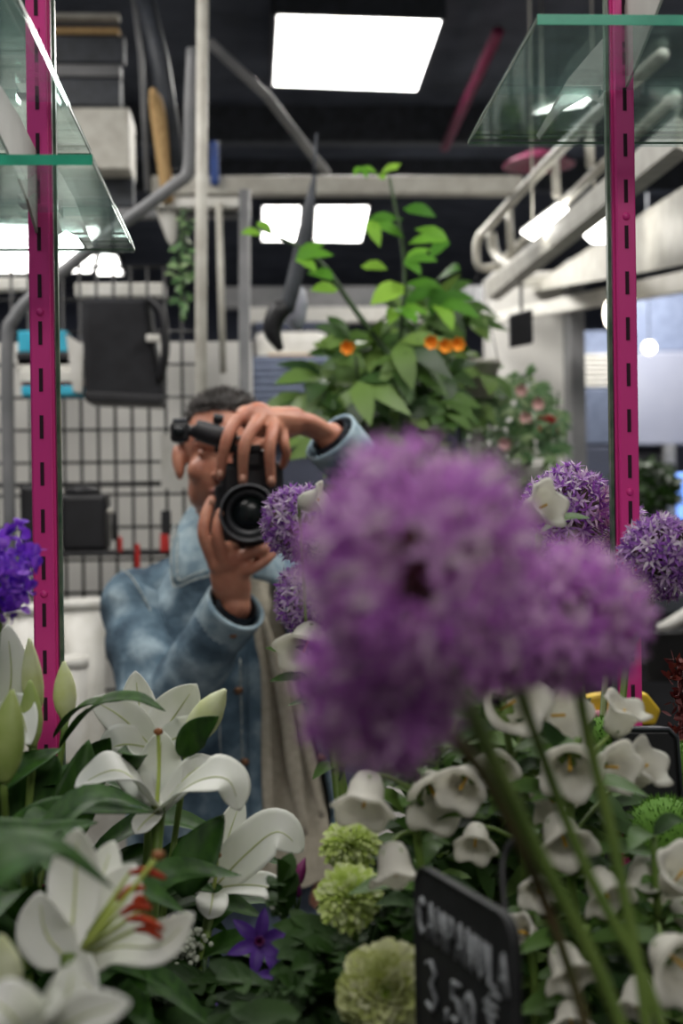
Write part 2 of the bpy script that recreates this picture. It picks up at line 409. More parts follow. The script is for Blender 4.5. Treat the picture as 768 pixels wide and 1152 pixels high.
bracket([(44, 178), (44, 272), (30, 225), (12, 180), (-12, 130), (-30, 60), (-6, 88), (20, 130)], XL - .002, 'grey steel bracket left of the left pink upright, rising toward the viewer')
bracket([(58, 178), (62, 186), (82, 222), (104, 278), (98, 281), (88, 266), (74, 259), (61, 266), (57, 272)], XL + .002, 'grey steel bracket seen in the mirror right of the left pink upright')
bracket([(692, 28), (640, 88), (604, 152), (607, 157), (632, 124), (660, 108), (690, 124)], XR - .002, 'grey steel bracket seen in the mirror left of the right pink upright')
bracket([(702, 20), (702, 104), (712, 82), (727, 46), (748, -10), (706, -10)], XR + .002, 'grey steel bracket right of the right pink upright, rising toward the viewer')

# ================================================================== MIRRORED ROOM : left side
YG = 4.0
struct('wall_partition', MB().box((-3.9, 4.34, 0), (P(285, 500, 4.34).x, 4.42, P(100, 385, 4.34).z)), M_TILE)
g = MB(); xa, xb = -2.2, P(225, 500, YG).x; za, zb = .5, P(100, 300, YG).z
t = thing('wire_grid', (-1.0, YG, za), 'black wire grid panel standing against the pale wall at left', 'wire grid')
x = xb
while x > xa: g.tube([(x, YG, za), (x, YG, zb)], .0045, 5); x -= .047
z = zb
while z > za: g.tube([(xa, YG + .007, z), (xb, YG + .007, z)], .0045, 5); z -= .091
obj('wires', g, M_WIRE, t)
g = MB(); 
for z in (P(100, 622, YG).z, P(100, 545, YG).z): g.tube([(xa, YG - .01, z), (xb + .05, YG - .01, z)], .007, 6)
obj('rail', g, M_WIRE, t)
g = MB().tube([(xb, YG, 0), (xb, YG, zb)], .009, 6); obj('post', g, M_WIRE, t)

def rod(name, pts, r, mt, label, cat, group=None, smooth=0, parent=None):
    o = obj(name, MB().tube(PP(pts), r, 12, smooth=smooth), mt, parent)
    if parent is None: tag(o, label, cat, group)
    return o
rod('bent_pipe', [(22, 900, 3.7), (12, 640, 3.7), (8, 400, 3.7), (16, 358, 3.7), (50, 322, 3.7), (130, 258, 3.7), (196, 208, 3.7), (212, 190, 3.7), (214, 120, 3.7), (217, 55, 3.7)], .017, M_GREYMETAL, 'grey pipe that bends from the left edge up to the pole', 'pipe', smooth=36)
rod('vertical_pole', [(228, -60, 3.5), (226, 300, 3.5), (227, 1000, 3.5)], .0145, M_PALEMETAL, 'pale grey vertical pole running from the ceiling behind the man', 'pole')
rod('vertical_pole', [(275, 214, 4.2), (275, 1400, 4.2)], .017, M_GREYMETAL, 'shorter grey post hanging from the cross beam right of the tall pole', 'pole')
rod('vertical_pole', [(246, 228, 4.2), (251, 420, 4.2)], .010, M_PALEMETAL, 'thin pale rod between the tall pole and the grey post', 'pole')
g = MB(); pbox(g, 170, 197, 588, 218, 4.6, .06); tag(sharp('cross_beam', g, M_PALEMETAL, bevel=.006), 'long pale horizontal beam crossing the room above head height', 'beam')
g = MB(); pbox(g, 172, 222, 282, 233, 4.2, .05); tag(sharp('cross_beam', g, M_WHITE, bevel=.004), 'short white rail under the long beam behind the tall pole', 'beam')
g = MB(); pbox(g, 130, 234, 282, 244, 4.25, .05); tag(sharp('cross_beam', g, M_GREYMETAL, bevel=.004), 'grey rail just below the short white rail', 'beam')
rod('roof_brace', [(236, 48, 4.3), (300, 108, 4.5), (368, 196, 4.7)], .016, M_GREYMETAL, 'grey diagonal brace between tall pole and cross beam', 'brace')
rod('air_duct', [(158, -20, 4.2), (180, 70, 4.2), (198, 190, 4.2)], .028, M_DGREY, 'dark grey duct slanting down at upper left', 'duct')
rod('cable_conduit', [(148, -20, 4.3), (158, 60, 4.3), (166, 215, 4.3)], .008, M_GREYMETAL, 'thin grey conduit left of the dark duct', 'conduit')
rod('roof_brace', [(560, 36, 5.1), (500, 166, 6.6)], .022, M_PINKD, 'dark magenta bar running along the ceiling right of the large panel', 'brace')

# cabinet with ledges at upper left
t = thing('overhead_shelf', P(100, 230, 4.6), 'dim overhead rack with a pale box behind the upper left shelf', 'rack')
for x0, y0, x1, y1, mt_, nm in [(40, 30, 134, 38, M_TAN, 'orange_strip'), (40, 14, 134, 20, M_PALEMETAL, 'top_rail'), (30, 72, 136, 86, M_GREYMETAL, 'middle_rail'), (0, 196, 150, 232, M_DGREY, 'lower_board'), (0, 40, 140, 70, M_DGREY, 'back_board'), (0, 88, 136, 118, M_DGREY, 'dark_board')]:
    g = MB(); pbox(g, x0, y0, x1, y1, 4.62, .05); sharp(nm, g, mt_, t, bevel=.004)
g = MB(); pbox(g, 62, 121, 146, 190, 4.5, .2); tag(sharp('cardboard_box', g, M_PALEMETAL, bevel=.006), 'pale grey box on the overhead rack at upper left', 'box')
g = MB(); pbox(g, -80, 113, 32, 180, 4.5, .2); tag(sharp('cardboard_box', g, M_PALEMETAL, bevel=.006), 'pale grey box at the far left edge behind the upright', 'box')
g = MB().tube(PP([(171, 100, 4.1), (178, 130, 4.15), (189, 228, 4.2)]), [.008, .02, .024, .022, .018], 6, smooth=10); tag(obj('timber_offcut', g, M_TAN), 'light tan wooden slat leaning up beside the duct', 'wood')
g = MB(); pbox(g, 236, 158, 246, 207, 4.57, .03); tag(sharp('blue_spray_bottle', g, M_BLUE, bevel=.008), 'narrow blue object standing on the beam right of the tall pole', 'bottle')
g = MB().lathe([(.002, .0), (.014, .02), (.03, .1), (.032, .11), (0.0, .112)], P(194, 277, 4.25), (-.15, 0, 1), 16); tag(obj('lamp_cone', g, M_WHITE), 'small white cone hanging left of the tall pole', 'lamp')

# ledge lamp, hanging black bag, brochure rack
g = MB(); pbox(g, 84, 318, 186, 333, 4.1, .05); tag(sharp('wall_ledge', g, M_WHITE, bevel=.004), 'bright white ledge above the hanging black case', 'ledge')
g = MB(); pbox(g, -60, 312, 34, 326, 4.1, .05); tag(sharp('wall_ledge', g, M_WHITE, bevel=.004), 'white ledge at the far left edge', 'ledge')
t = thing('black_case', P(140, 450, 3.9), 'large black hanging case on the wire grid behind the man', 'case')
g = MB(); a = [P(x, y, 3.8) for x, y in [(91, 334), (166, 334), (172, 380), (184, 440), (182, 452), (95, 449)]]
obj('body', MB().prism(a, (0, .197, 0)), M_BLACKFAB, t, smooth=False, bevel=.015)
obj('handle', MB().tube(PP([(168, 336, 3.8), (182, 352, 3.78), (186, 392, 3.78), (180, 428, 3.8)]), .012, 8, smooth=16), M_BLACK, t)
g = MB(); pbox(g, 164, 376, 180, 384, 3.77, .02); sharp('badge', g, M_WHITE, t, bevel=.003)
obj('flap', MB().prism([P(x, y, 3.79) for x, y in [(93, 440), (184, 444), (182, 455), (96, 452)]], (0, .17, 0)), M_BLACK, t, smooth=False, bevel=.006)
t = thing('magazine_rack', P(60, 445, 3.9), 'wall rack with cyan and white printed packets beside the black case', 'rack')
for x0, y0, x1, y1, mt_, nm in [(20, 372, 76, 396, M_CYAN, 'cyan_packet'), (18, 396, 80, 412, M_BLACK, 'dark_packet'), (18, 402, 86, 416, M_WHITE, 'white_packet'), (22, 416, 90, 430, M_WHITE, 'paper_stack'), (24, 430, 92, 434, M_RED, 'red_stripe'), (24, 434, 94, 445, M_CYAN, 'blue_packet')]:
    g = MB(); pbox(g, x0, y0, x1, y1, 3.9 - .01 * (y0 % 3), .097); sharp(nm, g, mt_, t, bevel=.004)
obj('side_panel', MB().prism(PP([(74, 376, 3.86), (94, 388, 3.86), (92, 442, 3.86), (82, 440, 3.86)]), (0, .04, 0)), M_WHITE, t, smooth=False)
# white notice, black bin, shelf and clamps
g = MB(); pbox(g, 181, 488, 222, 550, 3.95, .008); tag(sharp('paper_notice', g, M_WHITE), "white paper notice on the grid behind the man's ear", 'paper')
t = thing('black_canister', P(96, 622, 3.8), 'black lidded box standing on the grid shelf at left', 'box')
g = MB(); pbox(g, 68, 556, 119, 620, 3.8, .14); sharp('body', g, M_BLACK, t, bevel=.012)
obj('lid', MB().ell(P(93, 553, 3.87), (.05, .06, .018), 20, 8), M_BLACK, t)
obj('knob', MB().ell(P(124, 575, 3.8), .008, 12, 8), M_PALEMETAL, t)
obj('tap', MB().tube(PP([(119, 568, 3.82), (128, 580, 3.8), (128, 608, 3.8)]), .006, 8), M_BLACK, t)
g = MB(); pbox(g, 22, 546, 60, 620, 3.8, .14); tag(sharp('black_canister', g, M_BLACK, bevel=.01), 'dark box at the left edge behind the pink upright', 'box')
g = MB(); pbox(g, -120, 621, 225, 627, 3.76, .2); tag(sharp('wire_shelf', g, M_BLACK, bevel=.003), 'thin black shelf board under the black boxes', 'shelf')
for k, (x0, y0, x1, y1, c, cat, nm) in enumerate([(180, 600, 190, 621, M_RED, 'clamp', 'red_clamp'), (181, 574, 192, 602, M_BLACK, 'clamp', 'black_clamp'), (152, 612, 157, 640, M_RED, 'clamp', 'red_clamp'), (133, 604, 137, 622, M_RED, 'clamp', 'red_clamp')]):
    g = MB(); pbox(g, x0, y0, x1, y1, 3.74, .02)
    tag(sharp(nm, g, c, bevel=.004), ['red tool handle on the shelf nearest the man', 'black tool handle just above the red one nearest the man', 'thin red handle hanging below the shelf edge', 'short red handle right beside the black lidded box'][k], cat)
def tub(px0, px1, py0, py1, Y, label):
    a, b = P(px0, py0, Y), P(px1, py0, Y); c = P((px0 + px1) / 2, py1, Y); r = (b.x - a.x) / 2; h = a.z - c.z
    t = thing('white_tub', (c.x, Y + r, c.z), label, 'tub', 'white plastic tubs')
    obj('body', MB().lathe([(0, 0), (r * .78, 0), (r * .8, .01), (r * .97, h - .02), (r * .93, h - .02), (r * .76, .02), (0, .02)], (c.x, Y + r, c.z), seg=32), M_WHITE, t)
    obj('rim', MB().lathe([(r * .95, h - .025), (r * 1.02, h - .025), (r * 1.02, h), (r * .95, h), (r * .95, h - .025)], (c.x, Y + r, c.z), seg=32), M_WHITE, t)
struct('trim_7', MB().box((-1.6, 3.35, 0), (-.1, 3.75, P(90, 860, 3.4).z)), M_PALEMETAL)
tub(66, 120, 676, 850, 3.5, 'tall white tub behind the pink upright, left of the man')
tub(4, 62, 682, 850, 3.5, 'white tub at the left edge behind the pink upright')
tub(46, 98, 742, 860, 3.36, 'shorter white tub in front of the tall one')

# ------------------------------------------------------------------ centre: folded umbrella and plastic bag
t = thing('folded_parasol', P(312, 395, 3.4), 'dark folded parasol hanging at a slant above the man', 'umbrella')
obj('canopy', MB().tube(PP([(354, 196, 3.4), (346, 240, 3.4), (332, 310, 3.4), (322, 350, 3.4)]), [.005, .012, .018, .02, .018], 10, smooth=16, fn=lambda t_, a, p: 1 + .18 * math.sin(a * 5)), M_DGREY, t)
obj('handle', MB().tube(PP([(322, 345, 3.4), (312, 352, 3.4), (306, 372, 3.4), (316, 394, 3.4)]), [.02, .026, .024, .02, .008], 10, smooth=12), M_BLACK, t)
obj('ferrule', MB().tube(PP([(352, 206, 3.4), (356, 150, 3.4)]), .004, 6), M_DGREY, t)
g = MB().ell(P(333, 345, 3.45), (.03, .02, .055), 16, 10, fn=lambda q: q * (1 + .25 * noise.noise(q * 60))); tag(obj('plastic_bag', g, mat('clear_film', (190, 190, 205), (120, 130, 140), rough=.3, scale=20)), 'crumpled whitish plastic bag hanging beside the parasol handle', 'bag')
# white strip, shutters and boards far behind
struct('trim_8', pbox(MB(), 280, 345, 560, 361, 7.5, .1), M_WHITE)
struct('trim_9', pbox(MB(), 250, 322, 560, 345, 7.6, .1), M_GREYMETAL)
t = thing('market_stall', P(330, 400, 7), 'pale stall counter far behind the parasol tip', 'stall')
g = MB(); pbox(g, 290, 372, 372, 912, 7.0, .4); sharp('body', g, M_WHITE, t, bevel=.04)
g = MB(); pbox(g, 284, 361, 380, 374, 7.1, .4); sharp('upper_board', g, M_DWALL, t, bevel=.03)
g = MB(); pbox(g, 300, 398, 366, 402, 6.98, .05); sharp('edge_strip', g, M_TAN, t, bevel=.01)
t = thing('roller_shutter', P(340, 480, 6.6), "slatted grey blue shutter behind the man's raised hand", 'shutter')
for k in range(12):
    g = MB(); pbox(g, 284, 402 + k * 8, 420, 408 + k * 8, 6.6, .03); sharp('slat', g, M_DOOR, t, bevel=.008)
g = MB(); pbox(g, 282, 400, 424, 930, 6.66, .04); sharp('backing', g, M_DWALL, t)

# ------------------------------------------------------------------ right: white rail truss with tube lamps
t = thing('ceiling_truss', P(600, 240, 4.3), 'white tubular truss carrying tube lamps at upper right', 'truss')
A0, A1 = (760, 46, 3.0), (540, 268, 5.2)
def lp(a, b, k): return tuple(a[i] + (b[i] - a[i]) * k for i in range(3))
obj('top_rail', MB().tube(PP([(745, 62, 3.0), (640, 158, 3.9), (541, 264, 5.2)]), .016, 10, smooth=8), M_PALEMETAL, t)
obj('end_bend', MB().tube(PP([(541, 262, 5.2), (536, 275, 5.2), (538, 300, 5.2), (556, 300, 5.2), (572, 300, 5.2)]), .014, 8, smooth=12), M_PALEMETAL, t)
obj('lower_channel', MB().prism(PP([(760, 130, 3.0), (760, 165, 3.0), (548, 336, 5.2), (545, 318, 5.2)]), (.05, .06, 0)), M_PALEMETAL, t, smooth=False)
obj('side_rail', MB().tube(PP([(760, 108, 3.2), (560, 298, 5.3)]), .014, 8), M_PALEMETAL, t)
for (xa_, ya_, xb_, yb_, Y_) in [(572, 232, 575, 292, 4.9), (624, 172, 626, 222, 4.2), (661, 138, 664, 188, 3.8)]:
    obj('strut', MB().tube(PP([(xa_, ya_, Y_), (xb_, yb_, Y_)]), .013, 8), M_PALEMETAL, t)
obj('curved_brace', MB().tube(PP([(552, 262, 5.0), (556, 284, 5.0), (570, 298, 4.9), (588, 296, 4.8)]), .018, 8, smooth=12), M_PALEMETAL, t)
for pl, lab in (([(588, 262), (600, 270), (640, 236), (630, 230)], 'slim glowing lamp under the truss, left of the pink upright'), ([(658, 264), (668, 274), (700, 272), (700, 240), (686, 246)], 'glowing lamp under the truss half hidden by the pink upright'), ([(600, 128), (655, 120), (668, 108), (640, 112)], 'faint lit strip seen through the right glass shelf')):
    q = P(pl[0][0], pl[0][1], 4.26 if pl[0][1] > 200 else 4.86); t2 = thing('tube_lamp', P(pl[0][0], pl[0][1], 5.0), lab, 'lamp', 'lamps on the truss')
    sharp('diffuser', MB().prism([P(x, y, 4.2 if y > 200 else 4.8) for x, y in pl], (.0, .04, .01)), M_LIGHT, t2)
    obj('hanger', MB().tube([(q.x + .03, q.y, q.z + .02), (q.x + .03, q.y, CEIL + .12)], .003, 5), M_PALEMETAL, t2)
    sharp('housing', MB().prism([P(x, y - 3, 4.245 if y > 200 else 4.845) for x, y in pl], (.0, .04, .01)), M_WHITE, t2)
g = MB().lathe([(0, .05), (.05, .05), (.11, .02), (.14, 0), (.13, 0), (.1, .015), (0, .04)], P(606, 186, 5.4), seg=28); tag(obj('pendant_shade', g, M_PINKD), 'dark magenta shallow pendant shade beside the truss', 'lampshade')
q = P(606, 186, 5.4); o_ = tag(obj('ceiling_cord', MB().tube([q + V((0, 0, .04)), (q.x, q.y, CEIL + .12)], .003, 5), M_DGREY), 'thin cord holding the dark magenta shade', 'cord')

# ------------------------------------------------------------------ right: column, doors, soffit
struct('wall_column', MB().box((P(556, 400, 6.2).x, 6.2, 0), (P(642, 400, 6.2).x, 6.5, P(600, 305, 6.2).z)), M_TILE)
struct('trim_10', MB().box((P(642, 400, 6.0).x, 6.0, 0), (P(658, 400, 6.0).x, 6.15, P(600, 300, 6.2).z)), M_GREYMETAL)
# pale sloping soffit with long rail
struct('trim_11', MB().prism(PP([(590, 330, 6.4), (800, 196, 3.6), (800, 292, 3.6), (640, 322, 6.4)]), (0, .12, .02)), M_PALEMETAL)
struct('trim_12', MB().prism(PP([(560, 350, 6.0), (900, 276, 4.6), (900, 306, 4.6), (560, 362, 6.0)]), (0, .08, 0)), M_WHITE)
struct('trim_13', MB().prism(PP([(560, 312, 6.0), (660, 308, 6.0), (660, 318, 6.0), (560, 322, 6.0)]), (0, .05, 0)), M_PALEMETAL)
t = thing('double_door', P(678, 700, 7.5), 'blue grey door with louvred top left of the right upright', 'door')
g = MB(); pbox(g, 658, 436, 712, 500, 7.5, .06); sharp('upper_panel', g, M_DOOR, t, bevel=.01)
g = MB(); pbox(g, 658, 502, 712, 1010, 7.5, .06); sharp('lower_panel', g, M_DWALL, t, bevel=.01)
for k in range(7):
    g = MB(); pbox(g, 658, 398 + k * 5.4, 712, 401.6 + k * 5.4, 7.5, .05); sharp('louvre', g, M_WHITE, t)
g = MB(); pbox(g, 654, 372, 716, 398, 7.56, .05); sharp('fanlight', g, M_DOOR, t)
t = thing('shop_front', P(760, 700, 8.2), 'pale grey shop front right of the right pink upright', 'shop front')
g = MB(); pbox(g, 712, 395, 900, 500, 8.2, .1); sharp('fascia', g, mat('pale_blue_grey', (124, 128, 142), (110, 114, 130), rough=.6, scale=2), t, bevel=.01)
g = MB(); pbox(g, 712, 330, 900, 394, 8.3, .1); sharp('clerestory', g, M_DOOR, t)
g = MB(); pbox(g, 712, 500, 752, 600, 8.25, .1); sharp('doorway', g, M_BLACKFAB, t)
g = MB(); pbox(g, 752, 500, 762, 900, 8.15, .12); sharp('jamb', g, M_GREYMETAL, t)
g = MB(); pbox(g, 712, 600, 900, 660, 8.22, .1); sharp('stall_riser', g, M_DGREY, t)
g = MB(); pbox(g, 762, 532, 800, 585, 8.0, .03); tag(sharp('lit_screen', g, M_SCREEN, bevel=.01), 'glowing blue screen at the right edge', 'screen')
def bulb(px, py, Y, r, lab, rz=None):
    t = thing('hanging_bulb', P(px, py, Y), lab, 'lamp', 'round lamps by the shop front')
    obj('globe', MB().ell(P(px, py, Y), (r, r, rz or r), 16, 12), M_BULB, t)
    q = P(px, py, Y); obj('cord', MB().tube([q + V((0, 0, (rz or r) * .9)), (q.x, q.y, CEIL + .1)], .003, 5), M_DGREY, t)
bulb(730, 391, 7.0, .033, 'small round glowing lamp right of the pink upright')
bulb(685, 353, 5.2, .02, 'oval glowing lamp touching the right pink upright', .05)
t = thing('display_screen', P(586, 392, 4.8), 'small black screen hanging in front of the white column', 'screen')
sharp('panel', MB().prism(PP([(573, 354, 4.8), (599, 347, 4.7), (600, 386, 4.7), (574, 391, 4.8)]), (0, .03, 0)), M_BLACK, t, bevel=.004)
obj('mount', MB().tube(PP([(586, 350, 4.78), (586, 318, 4.8)]), .006, 6), M_GREYMETAL, t)
g = MB(); pbox(g, 606, 467, 628, 486, 4.1, .02); tag(sharp('red_card', g, M_RED, bevel=.003), 'small red card among the pale plants by the column', 'card')

# lower right: dark display with rims
t = thing('display_counter', P(740, 900, 4.0), 'dark counter behind the right hand alliums', 'counter')
g = MB(); pbox(g, 640, 690, 900, 1400, 4.1, .5); sharp('body', g, M_BLACKFAB, t, bevel=.01)
g = MB(); pbox(g, 630, 668, 900, 692, 4.0, .6); sharp('top', g, M_DGREY, t, bevel=.01)
def basin(px, py, Y, r, lab):
    c = P(px, py, Y); obj_ = MB().lathe([(0, -.12), (r * .7, -.12), (r * .95, 0), (r, .004), (r * .95, .008), (r * .9, 0), (r * .66, -.11), (0, -.11)], c, seg=28)
    tag(obj('black_bucket', obj_, M_BLACK), lab, 'bucket', 'black buckets')
basin(752, 712, 3.6, .08, 'round black bucket at the right edge below the alliums')
g = MB().tube(PP([(738, 706, 3.5), (752, 702, 3.5), (775, 690, 3.5)]), [.008, .014, .018], 8, smooth=8); tag(obj('white_bloom', g, M_WHITE), 'white object lying on the black bucket rim', 'flower')
g = MB(); pbox(g, 700, 734, 716, 1270, 3.4, .05); tag(sharp('purple_pot_sleeve', g, mat('purple_film', (70, 34, 80)), bevel=.01), 'dim purple sleeve right of the pink upright', 'sleeve')

# ------------------------------------------------------------------ foliage of the mirrored room
def lobed(mb, c, d, nrm, size, lobes=5):
    d = d.normalized(); side = d.cross(nrm).normalized()
    for k in range(lobes):
        a = (k - (lobes - 1) / 2) * (R(42) if lobes > 1 else 0)
        dd = d * math.cos(a) + side * math.sin(a); l = size * (1 - .12 * abs(k - (lobes - 1) / 2))
        mb.blade([c, c + dd * l * .5 + nrm * size * .05, c + dd * l - nrm * size * .12], l * (.42 if lobes > 1 else .62), nrm, n=4, m=2, fold=.1)
def plant(name, base, stems, leaves, mt_, label, cat='plant', group=None, stem_r=.008, extra=None):
    t = thing(name, base, label, cat, group)
    s = MB()
    for pts in stems: s.tube(pts, [stem_r, stem_r * .5], 6, smooth=14)
    obj('stem', s, M_STEMD, t); l = MB(); leaves(l); obj('foliage', l, mt_, t)
    if extra: extra(t)
    return t
PT = 3.3
def climb(l):
    r = random.Random(3)
    for (x, y, s_) in [(409, 192, .035), (436, 193, .05), (468, 237, .06), (430, 254, .07), (486, 270, .075), (470, 292, .06), (418, 300, .05), (500, 310, .08), (440, 328, .07), (510, 345, .09), (455, 352, .07), (480, 330, .08), (350, 288, .07), (358, 308, .06), (368, 325, .05), (285, 262, .04), (296, 254, .035)]:
        c = P(x, y, PT + r.uniform(-.1, .1)); d = V((r.uniform(-1, 1), -.3, r.uniform(-.5, .1))); s_ *= 1.35; lobed(l, c - d.normalized() * s_ * .4, d, V((r.uniform(-.2, .2), -.9, .8)).normalized(), s_, r.choice([1, 1, 3]))
plant('climbing_plant', P(455, 560, PT), [PP([(455, 560, PT), (450, 400, PT), (455, 300, PT), (438, 200, PT)]), PP([(452, 420, PT), (400, 350, PT), (355, 290, PT), (290, 256, PT + .1)])], climb, M_LEAFB, 'tall bright green climbing plant reaching the cross beam')
def bush(cx, cy, rx, ry, Y, n, size, seed, lobes=3, dz=.25):
    def f(l):
        r = random.Random(seed)
        for _ in range(n):
            a, q = r.uniform(0, 2 * PI), math.sqrt(r.random())
            c = P(cx + rx * q * math.cos(a), cy + ry * q * math.sin(a), Y + r.uniform(-dz, dz))
            lobed(l, c, V((r.uniform(-1, 1), -.4, r.uniform(-.7, .4))), V((r.uniform(-.5, .5), -.7, r.uniform(.3, 1))).normalized(), size * r.uniform(.6, 1.2), lobes)
    return f
def blooms(lst, Y, mt_, s_=.03):
    def f(t):
        for x, y in lst:
            b = MB(); c = P(x, y, Y)
            for k in range(7): b.blade([c, c + V((math.cos(k * .9) * s_ * .6, -.01, math.sin(k * .9) * s_ * .6)), c + V((math.cos(k * .9) * s_, -.02, math.sin(k * .9) * s_))], s_ * .8, (0, -1, 0), n=4, m=2)
            obj('bloom', b, mt_, t)
    return f
plant('leafy_bush', P(420, 900, 3.5), [PP([(420, 900, 3.5), (415, 600, 3.5), (400, 400, 3.5)]), PP([(430, 900, 3.5), (440, 600, 3.5), (470, 400, 3.5)]), PP([(420, 800, 3.5), (380, 560, 3.5), (350, 420, 3.5)])],
      bush(425, 445, 86, 68, 3.5, 105, .13, 5), M_LEAFM, "dark green bush of lobed leaves beside the man's raised hand", extra=blooms([(390, 392), (484, 386), (500, 390), (514, 388)], 3.2, M_ORANGE, .018))  # orange blooms stand in for distant signs and lights
plant('leafy_bush', P(510, 900, 3.9), [PP([(510, 900, 3.9), (515, 600, 3.9), (520, 380, 3.9)]), PP([(500, 900, 3.9), (490, 600, 3.9), (500, 330, 3.9)])],
      bush(490, 420, 52, 96, 3.9, 90, .12, 8), M_LEAFM, 'green bush right of the climbing plant in front of the column')
plant('pale_shrub', P(580, 1000, 4.2), [PP([(580, 1000, 4.2), (585, 700, 4.2), (590, 420, 4.2)]), PP([(560, 1000, 4.2), (560, 700, 4.2), (550, 420, 4.2)]), PP([(600, 900, 4.2), (620, 640, 4.2), (628, 440, 4.2)])],
      bush(578, 484, 56, 62, 4.2, 300, .05, 11, 3), M_LEAFP, 'pale small leaved shrub in front of the white column', extra=blooms([(590, 470), (566, 500), (585, 440), (604, 455)], 3.95, mat('pale_pink_bloom', (216, 176, 170)), .02))
plant('trailing_plant', P(205, 360, 3.9), [PP([(206, 235, 3.9), (204, 300, 3.9), (205, 360, 3.9)])], bush(206, 300, 14, 62, 3.9, 70, .03, 4, 1, .05), M_LEAFP, 'thin trailing plant hanging left of the tall pole')
plant('leafy_bush', P(735, 660, 6), [PP([(735, 660, 6), (735, 560, 6)])], bush(728, 545, 34, 26, 6, 120, .07, 41, 3, .1), M_LEAFD, 'dark green plant right of the right pink upright')
plant('leafy_bush', P(470, 1100, 3.7), [PP([(470, 1100, 3.7), (470, 700, 3.7)])], bush(500, 620, 190, 90, 3.9, 260, .09, 21, 3), M_LEAFM, 'dark green undergrowth hidden behind the large purple allium')
t = thing('hanging_pot', P(540, 448, 3.75), 'grey hanging flower pot among the leaves', 'pot')
a = P(540, 447, 3.75); obj('pot', MB().lathe([(0, 0), (.035, 0), (.052, .085), (.056, .085), (.056, .098), (.05, .098), (.036, .01), (0, .01)], a, seg=24), M_PALEMETAL, t)
obj('hanger', MB().tube([a + V((-.05, 0, .09)), a + V((0, 0, .35)), a + V((.05, 0, .09))], .002, 5), M_WIRE, t)
tag(obj('hanging_pot', MB().lathe([(0, 0), (.03, 0), (.045, .07), (.048, .08), (.03, .01), (0, .01)], P(594, 548, 4.0), seg=20), M_WHITE), 'small white pot low in the pale shrub', 'pot')

exec_person = True
# ================================================================== THE PERSON
def remeshed(name, mb, mt_, parent, voxel=.004, it=4, fac=.5, disp=None):
    me = bpy.data.meshes.new('tmp'); me.from_pydata([tuple(q) for q in mb.v], [], mb.f); me.update()
    bm = bmesh.new(); bm.from_mesh(me); bmesh.ops.recalc_face_normals(bm, faces=bm.faces); bm.to_mesh(me); bm.free()
    o = bpy.data.objects.new('tmp', me); COL.objects.link(o)
    r = o.modifiers.new('r', 'REMESH'); r.mode = 'VOXEL'; r.voxel_size = voxel; r.use_smooth_shade = True
    s = o.modifiers.new('s', 'SMOOTH'); s.factor = fac; s.iterations = it
    dg = bpy.context.evaluated_depsgraph_get(); ev = o.evaluated_get(dg); em = ev.to_mesh()
    out = MB(); out.v = [q.co.copy() for q in em.vertices]; out.f = [tuple(p.vertices) for p in em.polygons]
    if disp: out.v = [q + disp(q, em.vertices[i].normal) for i, q in enumerate(out.v)]
    ev.to_mesh_clear(); bpy.data.objects.remove(o)
    return obj(name, out, mt_, parent)
def limb(mb, pts, rad, seg=14, flat=1.0, upv=None, n=None):
    """tapered limb with rounded ends"""
    pts = [V(p) for p in pts]; q = crv(pts, n or 5 * (len(pts) - 1)) if len(pts) > 2 else crv(pts, 4)
    rr = [lerpl(rad, i / (len(q) - 1)) for i in range(len(q))]
    mb.tube(q, rr, seg, flat=flat, upv=upv)
    mb.ell(q[0], rr[0] * .99, seg, 8); mb.ell(q[-1], rr[-1] * .99, seg, 8)
hd = P(251, 516, 2.68)
root = thing('person', (hd.x + .03, 2.82, 0), 'person in light denim jacket and cream shirt photographing with raised camera', 'person')
B = MB()
# head
HC = hd
B.ell(HC + V((0, .015, .035)), (.076, .094, .088), 28, 18)
B.ell(HC + V((0, -.01, -.03)), (.066, .078, .082), 24, 16)
B.ell(HC + V((0, -.048, -.085)), (.034, .032, .026), 18, 12)          # chin
B.ell(HC + V((-.045, -.005, -.06)), (.022, .045, .035), 14, 10); B.ell(HC + V((.045, -.005, -.06)), (.022, .045, .035), 14, 10)
B.ell(HC + V((0, -.075, .025)), (.055, .016, .012), 18, 8)            # brow
for s_ in (-1, 1): B.ell(HC + V((s_ * .038, -.052, -.024)), (.028, .024, .026), 14, 10)
limb(B, [HC + V((0, -.086, .012)), HC + V((0, -.1, -.012)), HC + V((0, -.108, -.03))], [.008, .011, .013])
for s_ in (-1, 1): B.ell(HC + V((s_ * .012, -.098, -.034)), (.009, .011, .008), 12, 8)
B.ell(HC + V((0, -.082, -.062)), (.024, .012, .008), 14, 8)
for s_ in (-1, 1):                                                     # ears
    B.ell(HC + V((s_ * .082, .008, -.006)), (.011, .019, .034), 14, 10, rot=Matrix.Rotation(R(-10), 3, 'X'))
    B.ell(HC + V((s_ * .088, .012, .002)), (.009, .015, .026), 14, 10)
